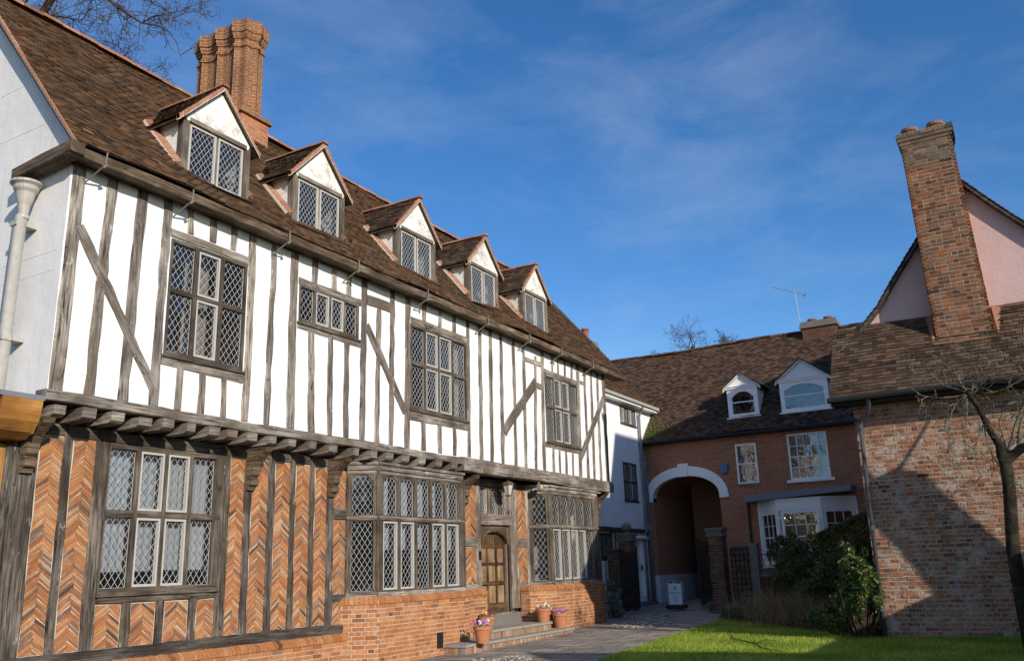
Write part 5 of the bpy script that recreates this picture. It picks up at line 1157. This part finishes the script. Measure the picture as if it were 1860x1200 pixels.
pier(-11.42,-11.02,26.3,26.7,2.42,True,'brick gate pier with a stone ball on top, left of the path')
GWl=empty('garden_wall',(-11.6,26.5,.1),'short dark brick wall joining the ball-topped pier to the white house','wall')
mb=MB(); bricks(mb,Fr((0,26.4,0),(1,0,0),(0,-1,0)),-11.92,-11.42,-.1,1.9,thick=.25); mb.build('brick_face',['brick_dark','mortar_dark'],GWl)
mb=MB(); wbox(mb,-11.92,-11.4,26.34,26.7,1.9,1.96); mb.build('coping','stone_dark',GWl)
def gate(A,Bq,z0,z1,label,seed):
    A=Vector((*A,0));Bq=Vector((*Bq,0));u=Bq-A;L=u.length;F=Fr(A,u,Vector((u.y,-u.x,0))); r=random.Random(seed)
    g=empty('iron_gate',(A.x,A.y,z0),label,'gate','pair of iron gates'); m=MB()
    top=lambda t: z1-.12*math.sin(math.pi*t)
    tube(m,[F.P(0,z0),F.P(0,z1+.1)],.022,6);tube(m,[F.P(L,z0),F.P(L,z1)],.02,6)
    for z in (z0+.03,z0+.5,z1-.35): tube(m,[F.P(0,z),F.P(L,z)],.014,5)
    tube(m,[F.P(L*t,top(t)) for t in np.linspace(0,1,12)],.018,5); m.build('gate_frame','iron_black',g)
    m=MB(); n=int(L/.055)
    for k in range(1,n): t=k/n; tube(m,[F.P(L*t,z0+.03),F.P(L*t,top(t))],.009,4)
    m.build('gate_bars','iron_black',g); m=MB()
    for k in range(int(95*L)):
        cx,cz,rad=r.uniform(.06,L-.06),r.uniform(z0+.08,z1-.2),r.uniform(.03,.075); ph=r.random()*6.28; sg=r.choice((1,-1))
        tube(m,[F.P(cx+rad*(1-.09*q)*math.cos(ph+sg*q*.75),cz+rad*(1-.09*q)*math.sin(ph+sg*q*.75),.012) for q in range(9)],.0075,4)
    for k in range(int(160*L)): leafquad(m,F.P(r.uniform(.04,L-.04),r.uniform(z0+.05,z1-.2),.015),.03,r)
    m.build('scrollwork','iron_black',g)
gate((-10.80,26.2),(-10.86,25.0),.17,1.92,'black scrollwork iron gate leaf swung open left of the path',1)
q_=ony(1278,1100,25.2); gate((-8.46,26.1),(q_.x,25.1),.17,2.1,'black iron gate leaf seen edge-on against the plain right pier',2)
TW=empty('trellised_wall',(-7.0,26.3,.1),'low dark brick garden wall hung with black square trellis behind the flower bed','wall')
mb=MB(); bricks(mb,Fr((0,26.3,0),(1,0,0),(0,-1,0)),-7.87,-7.26,-.1,1.86,thick=.2); bricks(mb,Fr((0,26.3,0),(1,0,0),(0,-1,0)),-7.05,-4.2,-.1,1.0,thick=.2); mb.build('brick_face',['brick_dark','mortar_dark'],TW)
mb=MB(); wbox(mb,-7.9,-7.2,26.24,26.56,1.86,1.96); wbox(mb,-7.27,-7.04,26.18,26.5,-.1,1.94); wbox(mb,-7.05,-4.2,26.24,26.56,1.0,1.07); mb.build('coping','stone_dark',TW)
mb=MB(); F=Fr((0,26.27,0),(1,0,0),(0,-1,0))
for k in range(6): x=-7.86+k*.125; fbox(mb,F,x,x+.028,.2,1.82,0,.02)
for k in range(10): z=.3+k*.165; fbox(mb,F,-7.88,-7.2,z,z+.028,.02,.035)
for k in range(16): x=-6.98+k*.155; fbox(mb,F,x,x+.024,.2,.96,0,.02)
for k in range(5): z=.28+k*.155; fbox(mb,F,-7.0,-4.6,z,z+.024,.02,.035)
mb.build('trellis','tar_black',TW)
RA=empty('iron_railing',(-7.3,28.6,1.3),'small wrought-iron scroll railing in front of the white bay window','railing')
mb=MB(); F=Fr((0,28.6,0),(1,0,0),(0,-1,0))
for z in (1.15,1.62): tube(mb,[F.P(-7.6,z),F.P(-6.3,z)],.014,5)
for k in range(7):
    x=-7.5+k*.19; tube(mb,[F.P(x-.07,1.15),F.P(x+.0,1.38),F.P(x+.07,1.62)],.009,4); tube(mb,[F.P(x+.07,1.15),F.P(x,1.38),F.P(x-.07,1.62)],.009,4); tube(mb,[F.P(x+.05*math.cos(t),1.7+.06*math.sin(t)) for t in np.linspace(-1.57,4.7,9)],.008,4)
mb.build('rail','iron_black',RA)
mb=MB(); wbox(mb,-7.75,-6.2,28.5,29.3,.2,1.12); mb.build('railing_plinth','stone_dark',RA)
# ================================================================ A-BOARD
AB=empty('pavement_sign',(-9.56,26,.12),'white A-board sign reading Thank you, with a grey rounded frame, in the gateway','sign')
F=Fr((-9.565,26,0),(1,0,0),(0,-1,0)); z0,z1=.14,.92; hw=.26
mb=MB(); pts=[F.P(-hw,z0+.06),F.P(-hw+.005,z1-.1)]+[F.P(-hw+.1-.095*math.cos(t),z1-.1+.1*math.sin(t)) for t in np.linspace(.2,1.57,6)]+[F.P(hw-.1+.095*math.sin(t),z1-.1+.1*math.cos(t)) for t in np.linspace(0,1.4,6)]+[F.P(hw-.005,z1-.1),F.P(hw,z0+.06)]
tube(mb,pts,.017,8); mb.build('frame','aluminium',AB,True)
mb=MB(); fbox(mb,F,-.205,.205,z0+.12,z1-.05,-.012,.008); mb.build('panel','sign_panel',AB)
mb=MB(); 
for x in (-.12,.12): fbox(mb,F,x-.02,x+.02,z1-.06,z1+.012,-.02,.022)
mb.build('hinge','iron_black',AB)
mb=MB(); prism(mb,F,[(-.29,.16),(-.2,.125),(.2,.125),(.29,.16),(.29,.25),(-.29,.25)],-.22,.1); mb.build('base','iron_black',AB)
def st(s,size,z): text(s,size,'sign_ink',Matrix.Translation((-9.565,25.989,z))@Matrix(((1,0,0,0),(0,0,-1,0),(0,1,0,0),(0,0,0,1))),AB)
st('Thank you',.086,.565); st('This site',.052,.475); st('remains',.052,.42); st('open',.052,.365)
mb=MB(); tube(mb,[F.P(.052*math.cos(t),.73+.052*math.sin(t),.011) for t in np.linspace(0,6.283,19)],.003,4); prism(mb,F,[(-.022,.695),(.022,.695),(.016,.735),(.02,.74),(.012,.765),(-.012,.765),(-.02,.74),(-.016,.735)],.008,.011); mb.build('emblem','sign_ink',AB)
# ================================================================ PLANTING
gpoly('flower_bed',[(-8.1,26.2),(-7.2,22.5),(-5.7,20.8),(-4.1,18.8),(-2.7,17.55),(-2.6,26.2)],'earth',.025)
def shrub(name,label,parts,mat_,cat='shrub',stems=None,seed=1,asp=1.8):
    """parts: (centre, radii, count, leaf size)"""
    r=random.Random(seed); e=empty(name,(parts[0][0][0],parts[0][0][1],gz(*parts[0][0][:2])),label,cat); m=MB(); sm=MB()
    for c,ra,n,s in parts:
        c=Vector(c); cl=[(Vector((r.gauss(0,.5),r.gauss(0,.5),r.gauss(0,.5))),r.uniform(.16,.34)) for _ in range(max(6,n//90))]
        for q in cl:
            b=c+Vector((q[0].x*ra[0],q[0].y*ra[1],q[0].z*ra[2])); base=Vector((c.x+(b.x-c.x)*.3,c.y+(b.y-c.y)*.3,gz(c.x,c.y))); mid=base.lerp(b,.55)+Vector((r.gauss(0,.05),r.gauss(0,.05),0)); tube(sm,[base,mid,b],[.012,.008,.003],4)
        for k in range(n):
            o,rad=r.choice(cl); d=Vector((r.gauss(0,1),r.gauss(0,1),r.gauss(0,1))).normalized()*(r.random()**.4)*rad
            p=o+d
            if p.length>1.05: p=p.normalized()*r.uniform(.8,1.05)
            leafquad(m,c+Vector((p.x*ra[0],p.y*ra[1],p.z*ra[2])),s*r.uniform(.7,1.35),r,0,asp,min(1,max(0,r.random()*.75+.25*r.random())))
    m.build('foliage',mat_,e); sm.build('stems','bark_twig',e); return e
def at(px,py,Y): q=ony(px,py,Y); return (q.x,q.y,q.z)
shrub('evergreen_shrub','broad loose dark green shrub in front of the white bay window',[(at(1455,1045,24),(.72,.6,.8),9500,.036),(at(1430,995,24.1),(.42,.4,.42),2600,.034),(at(1408,1005,24.1),(.22,.3,.3),800,.03),(at(1470,1010,24),(.5,.5,.55),2500,.036)],'leaf_dark',seed=2)
shrub('dark_shrub','dense dark shrub with bare stems between the bay window and the downpipe',[(at(1520,1045,21.5),(.7,.6,.5),5200,.042),(at(1565,1020,20.5),(.42,.5,.55),3400,.042),(at(1495,1080,21.5),(.7,.6,.5),3000,.04)],'leaf_dark',seed=3)
shrub('variegated_bush','glossy variegated bush with sunlit yellow-green leaves beside the old brick wall',[(at(1555,1072,17.45),(.46,.42,.58),6000,.045),(at(1548,1025,17.6),(.33,.33,.45),2200,.042),(at(1520,1118,17.9),(.5,.4,.3),1800,.045)],'leaf_bright',seed=4,asp=1.5)
shrub('lavender_bush','grey-green lavender-like bush in the corner below the right end of the timbered house',[(at(1112,1090,23.6),(.28,.35,.5),1500,.035),(at(1118,1108,23.3),(.3,.3,.22),700,.035)],'leaf_grey',seed=5,asp=3.5)
shrub('low_plant','low grey-green plant spreading at the foot of the right gate pier',[(at(1305,1105,24.6),(.42,.35,.22),1100,.04),(at(1345,1112,23.8),(.45,.35,.2),900,.04)],'leaf_grey','plant',seed=6,asp=2.5)
shrub('low_plant','low broad-leaved green plant at the lawn edge under the big shrubs',[(at(1485,1120,20.3),(.35,.3,.25),420,.09),(at(1450,1135,20.3),(.3,.3,.15),260,.07)],'leaf_dark','plant',seed=7)
# hedge with a sloping clipped top
e0=ony(1483,972,23);e1=ony(1580,928,20.2)
HG=empty('clipped_hedge',(-3.8,21.5,0),'tall dark hedge with a sloping clipped top under the right side of the bay window','hedge')
r=random.Random(9); m=MB(); core=MB()
for k in range(9000):
    t=r.random(); top=e0.lerp(e1,t); z=gz(top.x,top.y)+(top.z-gz(top.x,top.y))*(1-r.random()**2.2)
    if r.random()<.45: z=top.z-abs(r.gauss(0,.02))
    leafquad(m,Vector((top.x+r.gauss(0,.06),top.y+r.uniform(-.1,.55),z)),.045*r.uniform(.7,1.3),r,0,1.6,r.random()*.8)
m.build('foliage','leaf_dark',HG)
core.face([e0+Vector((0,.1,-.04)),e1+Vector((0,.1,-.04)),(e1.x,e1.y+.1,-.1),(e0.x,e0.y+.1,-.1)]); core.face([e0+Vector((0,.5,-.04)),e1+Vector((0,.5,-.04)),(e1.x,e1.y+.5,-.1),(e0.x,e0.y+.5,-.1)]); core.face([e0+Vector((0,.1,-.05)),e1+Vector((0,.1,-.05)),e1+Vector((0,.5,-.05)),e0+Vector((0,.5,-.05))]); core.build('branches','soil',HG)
# dry ornamental grasses and border litter
r=random.Random(12); m=MB()
for (px,py,Y,n,h) in [(1400,1118,22.5,360,.8),(1440,1126,21.6,420,.8),(1475,1128,21.0,260,.7),(1365,1110,23.4,220,.55),(1420,1130,20,260,.45)]:
    q=ong(px,py+8); 
    for k in range(n):
        x=q.x+r.gauss(0,.36);y=q.y+.3+r.gauss(0,.2); hh=h*r.uniform(.4,1.1); dx,dy=r.gauss(0,.34),r.gauss(0,.3); w_=.006; z=gz(x,y)
        a=Vector((x,y,z));b=Vector((x+dx*.5,y+dy*.5,z+hh*.65));c=Vector((x+dx*1.4,y+dy*1.4,z+hh*r.uniform(.75,1))); s=Vector((w_,w_*.5,0)); col=(r.random(),.5,.5)
        m.face([a-s,a+s,b+s*.7,b-s*.7],None,0,col); m.face([b-s*.7,b+s*.7,c],None,0,col)
tag(m.build('ornamental_grass','dry_grass'),'straggly brown dry grasses in the border between trellis and lawn','grass',kind='stuff')
m=MB()
for k in range(2600):
    t=r.random(); ex=np.interp(t,[0,.3,.6,1],[-7.15,-5.7,-4.1,-2.7]); ey=np.interp(t,[0,.3,.6,1],[22.6,20.9,18.95,17.65]); d=r.random()**1.5*1.6; x=ex+d*.5+r.gauss(0,.05);y=ey+d*.8+r.gauss(0,.05)
    leafquad(m,Vector((x,y,gz(x,y)+.03+r.random()*.06)),.05*r.uniform(.5,1.2),r)
for k in range(110):
    x=r.uniform(-9.8,-5);y=r.uniform(13,24); leafquad(m,Vector((x,y,gz(x,y)+.02)),.022,r)
tag(m.build('leaf_litter','brown_leaf'),'scattered brown fallen leaves along the border and path','leaves',kind='stuff')
# green border plants (small tufts)
m=MB()
for k in range(2600):
    t=r.random(); ex=np.interp(t,[0,.3,.6,1],[-7.2,-5.7,-4.1,-2.8]); ey=np.interp(t,[0,.3,.6,1],[22.9,21.1,19.15,17.9]); d=r.random()*.9; x=ex+d*.5+.25*math.sin(t*40);y=ey+d*.8; hh=.05+.16*(math.sin(t*23)*.5+.5)*r.random()
    leafquad(m,Vector((x,y,gz(x,y)+.04+hh)),.05*r.uniform(.6,1.3),r,0,2.2)
tag(m.build('border_plants','leaf_dark'),'low mixed green border plants along the far edge of the lawn','plants',kind='stuff')
# fallen twig
m=MB(); P=[ong(a,b)+Vector((0,0,.04)) for a,b in ((1328,1156),(1333,1163),(1355,1168),(1372,1172),(1384,1180),(1400,1184),(1424,1187))]; tube(m,P,[.008,.009,.011,.012,.012,.009,.004],5); tube(m,[P[3],P[3]+Vector((.15,.2,.05)),P[3]+Vector((.35,.2,.03))],[.008,.006,.003],4); tube(m,[P[1],P[1]+Vector((-.1,.25,.04))],[.006,.003],4)
tag(m.build('fallen_twig','bark'),'thin bare fallen twig lying on the sunlit lawn','twig')
# ================================================================ BARE TREES
def grow(m,p,d,L,r0,depth,rr,droop=0,split=3,wob=.25,seg=3,sides=5,shrink=.66,minr=.0035,c=(.5,.5,.5)):
    pts=[p];rad=[r0];dd=d.copy()
    for i in range(seg):
        dd=(dd+Vector((rr.gauss(0,wob),rr.gauss(0,wob),rr.gauss(0,wob)-droop))).normalized(); pts.append(pts[-1]+dd*(L/seg)); rad.append(max(minr,r0*(1-.45*(i+1)/seg)))
    tube(m,pts,rad,max(3,sides),0,c,False)
    if depth<=0: return
    for k in range(split):
        j=rr.randint(max(1,seg-2) if k else seg,seg); a=dd; side=Vector((rr.gauss(0,1),rr.gauss(0,1),rr.gauss(0,.7))).normalized(); nd=(a*.75+side*rr.uniform(.45,.95)).normalized()
        grow(m,pts[j],nd,L*shrink*rr.uniform(.75,1.2),rad[j]*rr.uniform(.5,.75),depth-1,rr,droop,split,wob,seg,sides-1,shrink,minr)
def limb(m,pts,rad,rr,every,L,depth,r_,droop=0,split=3,c=(.5,.5,.5),sides=8,shrink=.66,minr=.0035,bias=Vector((0,0,.2))):
    tube(m,pts,rad,sides,0,c)
    pts=[Vector(p) for p in pts]
    for i in range(len(pts)-1):
        n=max(1,int((pts[i+1]-pts[i]).length/every))
        for k in range(n):
            p=pts[i].lerp(pts[i+1],(k+rr.random())/n); d=(pts[i+1]-pts[i]).normalized(); s=Vector((rr.gauss(0,1),rr.gauss(0,1),rr.gauss(0,1))).normalized(); grow(m,p,(d*.4+s+bias).normalized(),L*rr.uniform(.6,1.2),r_,depth,rr,droop,split,minr=minr,shrink=shrink)
# right-hand apple tree in front of the old wall
rr=random.Random(21); TR=empty('apple_tree',(-.2,15.5,0),'leafless lichened tree with a dark leaning trunk in front of the old brick wall','tree')
yT=15.6
def A(px,py,dy=0): return ony(px,py,yT+dy)
m=MB(); tp=[A(1895,1290,-.1),A(1872,1170),A(1858,1090),A(1842,1000),A(1836,940),A(1830,880),A(1826,840),A(1822,815)]
tube(m,[p+Vector((rr.gauss(0,.012),0,0)) for p in tp],[.15,.125,.11,.1,.094,.092,.097,.1],12); tube(m,[A(1822,825),A(1816,806),A(1800,785),A(1788,762),A(1776,738),A(1762,718),A(1756,708)],[.09,.068,.05,.043,.04,.038,.026],10)
tube(m,[A(1828,838),A(1845,822,-.05),A(1868,806,-.1),A(1910,780,-.2)],[.08,.068,.062,.05],10)
m.build('trunk','bark',TR,True)
m=MB()
def L_(pts,r0,r1,depth=3,every=.085,L=.30,droop=.0,r_=.009,sp=2):
    P=[A(*q) for q in pts]; n=len(P); limb(m,P,[r0+(r1-r0)*i/(n-1) for i in range(n)],rr,every,L,depth,r_,droop,sp,sides=5,minr=.0032,shrink=.72)
L_([(1762,716),(1750,703),(1742,690),(1732,672),(1715,661),(1700,652),(1690,640)],.02,.005)
L_([(1764,714),(1770,690),(1774,665),(1779,640),(1784,622)],.014,.004)
L_([(1758,712),(1735,706),(1715,700),(1698,686),(1690,680),(1672,683),(1658,676)],.016,.004)
L_([(1755,716),(1725,722),(1700,722),(1675,718),(1660,708)],.014,.004)
L_([(1755,718),(1738,730),(1728,750),(1724,780),(1722,810),(1718,840)],.017,.004,2,.1,.3,.05)
L_([(1756,716),(1757,745),(1755,780),(1752,830)],.013,.004,2,.1,.25,.08)
L_([(1788,765),(1778,790),(1770,820),(1775,845),(1785,870)],.013,.004,2,.12,.25,.08)
L_([(1786,768),(1792,800),(1800,818),(1806,850),(1800,870)],.012,.004,2,.12,.22,.08)
L_([(1764,714),(1785,705),(1805,712),(1825,706),(1840,712)],.013,.004)
L_([(1830,822),(1838,800),(1845,770),(1856,745),(1870,720)],.035,.01,2,.09,.32)
L_([(1830,815),(1822,790),(1815,765),(1822,745),(1835,730)],.02,.005,2,.1,.26)
L_([(1850,818),(1852,780),(1860,750),(1880,720)],.03,.01,2,.09,.35)
L_([(1832,870),(1826,890),(1830,915),(1822,930)],.008,.003,2,.1,.2,.08)
L_([(1758,710),(1775,700),(1790,706),(1800,700)],.012,.004)
L_([(1868,690,-.3),(1850,665,-.3),(1830,650,-.3),(1812,632,-.3)],.014,.004,2,.12,.3)
L_([(1880,700,-.4),(1868,650,-.4),(1856,615,-.4),(1850,590,-.4)],.014,.004,2,.12,.3)
m.build('crown','bark_lichen',TR)
# unseen leaning trunk, added off frame to block sun from the old wall
rr=random.Random(5); TL=empty('added_shade_trunk',(2.9,16.0,0),'thick leaning trunk added unseen outside the frame on the right to shade the old wall','tree')
m=MB(); tube(m,[(3,16.2,-.3),(3,15.7,1.6),(3,15.36,2.9),(3,15.06,3.9),(3,14.78,4.8),(3,14.68,5.15)],[.36,.34,.33,.3,.3,.2],12); m.build('trunk','bark',TL,True)
m=MB(); limb(m,[(3,14.7,5.0),(3.2,14.3,5.9),(3.1,14.1,6.4)],[.04,.025,.012],rr,.4,.5,2,.01,split=2); limb(m,[(3,14.75,5.0),(2.9,15.2,5.6),(2.8,15.5,6.1)],[.035,.02,.01],rr,.4,.4,2,.01,split=2); m.build('crown','bark_twig',TL)
# big tree behind the timbered house, top left
rr=random.Random(33); TB=empty('bare_tree',(-24,13,-.4),'big bare winter tree whose fine branches hang over the timbered roof at top left','tree')
def Z(px,py,Y=12.5): return ony(px,py,Y)
m=MB(); base=Vector((-24.5,12.5,-.6)); crot=Vector((-24,12.6,9)); tube(m,[base,base.lerp(crot,.5)+Vector((.2,0,0)),crot],[.5,.42,.36],12)
tube(m,[crot,Vector((-23.5,12.4,13)),Vector((-22.8,12.5,17.5))],[.34,.25,.14],10); m.build('trunk','bark',TB,True)
m=MB()
def LB(pts,r0,r1,Y=12.5,every=.25,L=1.15,depth=3,droop=.02):
    P=[Z(p[0],p[1],Y+(p[2] if len(p)>2 else 0)) for p in pts]; n=len(P); limb(m,P,[r0+(r1-r0)*i/(n-1) for i in range(n)],rr,every,L,depth,.013,droop,3,sides=6,minr=.006,shrink=.62,bias=Vector((.1,0,-.05)))
s1_=Vector((-23.2,12.5,15))
P=[s1_]+[Z(*q) for q in ((-30,-10),(5,12),(30,28),(62,35),(95,28),(120,32),(150,38))]; limb(m,P,[.12,.07,.05,.042,.036,.03,.022,.012],rr,.3,1.15,3,.012,.02,3,minr=.005,shrink=.66)
LB([(30,28),(45,5),(70,-20)],.04,.02); LB([(62,35),(70,48),(80,64)],.02,.008,L=.7)
LB([(95,28),(103,10),(104,-12)],.025,.015,L=.7)
P=[Vector((-22.8,12.5,17.5))]+[Z(*q) for q in ((130,-60),(180,-15),(210,10),(235,28),(258,42),(290,48),(310,60),(322,80),(328,105))]; limb(m,P,[.12,.08,.05,.038,.032,.026,.021,.016,.011,.007],rr,.27,.95,3,.011,.02,3,minr=.005,shrink=.66)
LB([(258,42),(280,30),(300,26),(330,20),(345,12)],.02,.006,L=.7); LB([(210,10),(222,30),(238,45)],.02,.007,L=.7)
LB([(20,70,2),(70,80,2),(110,92,2),(140,88,2),(165,85,2)],.03,.012,L=.9); LB([(70,80,2),(100,60,2),(135,50,2)],.02,.01,L=.8)
LB([(150,150,4),(190,135,4),(220,128,4),(255,140,4),(280,158,4)],.03,.01,L=.9); LB([(170,140,4),(195,118,4),(205,100,4)],.02,.01,L=.8); LB([(230,128,4),(250,118,4)],.02,.01,L=.7)
m.build('crown','bark_twig',TB)
# small trees showing over the far ridge
def far_tree(px,py,Y,h,label,seed,sp=3,dp=4):
    rr=random.Random(seed); q=ony(px,py,Y); e=empty('bare_tree',(q.x,q.y,q.z-h),label,'tree'); m=MB(); b=Vector((q.x,q.y,q.z-h-6)); t=Vector((q.x,q.y,q.z-h*.55)); tube(m,[b,t],[.16,.1],8); m.build('trunk','bark',e)
    m=MB(); 
    for k in range(7): grow(m,t-Vector((0,0,rr.random()*h*.3)),Vector((rr.gauss(0,.75),rr.gauss(0,.6),.75)).normalized(),h*.34,.035,dp,rr,0,sp,.22,3,4,.7,.006)
    m.build('crown','bark_twig',e)
far_tree(1254,588,50,2.6,'small round bare tree standing up behind the brick house ridge',41)
far_tree(1312,604,51,1.7,'spreading low bare treetop just right of the round one over the ridge',42)
far_tree(1198,636,49,1.1,'tiny bare treetop at the left end of the brick house ridge',43,3,4)
# ================================================================ NEIGHBOURS OUTSIDE THE FRAME (cast the long shadows)
NB=empty('neighbouring_house',(3,27,0),'tall brick neighbouring house just outside the right edge, shading the arched house','house')
mb=MB(); wbox(mb,1.75,4.6,19.6,31.5,0,9.6); mb.build('wall','brick_tex',NB)
F=Fr((0,19.6,0),(1,0,0),(0,-1,0)); mb=MB(); prism(mb,F,[(1.6,9.6),(4.75,9.6),(3.1,12.45)],-12,.1); mb.build('roof','tile_brown',NB)
OB=empty('outbuilding',(4.5,9,0),'low gabled brick outbuilding outside the frame on the right, shading the lawn','outbuilding')
mb=MB(); F=Fr((3.05,0,0),(0,1,0),(1,0,0)); prism(mb,F,[(6.6,-.8),(6.6,3.0),(8.85,5.15),(11.1,3.0),(11.1,-.8)],0,4); mb.build('wall','brick_tex',OB)
WB=empty('boundary_wall',(3.1,14,0),'tall brick boundary wall outside the frame on the right of the lawn','wall')
mb=MB(); wbox(mb,3.0,3.25,11.1,19.5,-.5,2.78); mb.build('brick_face','brick_tex',WB)
mb=MB(); wbox(mb,2.96,3.29,11.1,19.5,2.78,2.86); mb.build('coping','stone_dark',WB)

SR=empty('street_house',(20,-2,0),'brick terrace outside the frame, across the lawn behind the photographer','house')
mb=MB(); wbox(mb,18,24,-18,9,-1,4.6); mb.build('wall','brick_tex',SR)
mb=MB(); prism(mb,Fr((0,-18.2,0),(1,0,0),(0,-1,0)),[(17.7,4.5),(24.3,4.5),(21,7.6)],-27.4,0); mb.build('roof','tile_brown',SR)
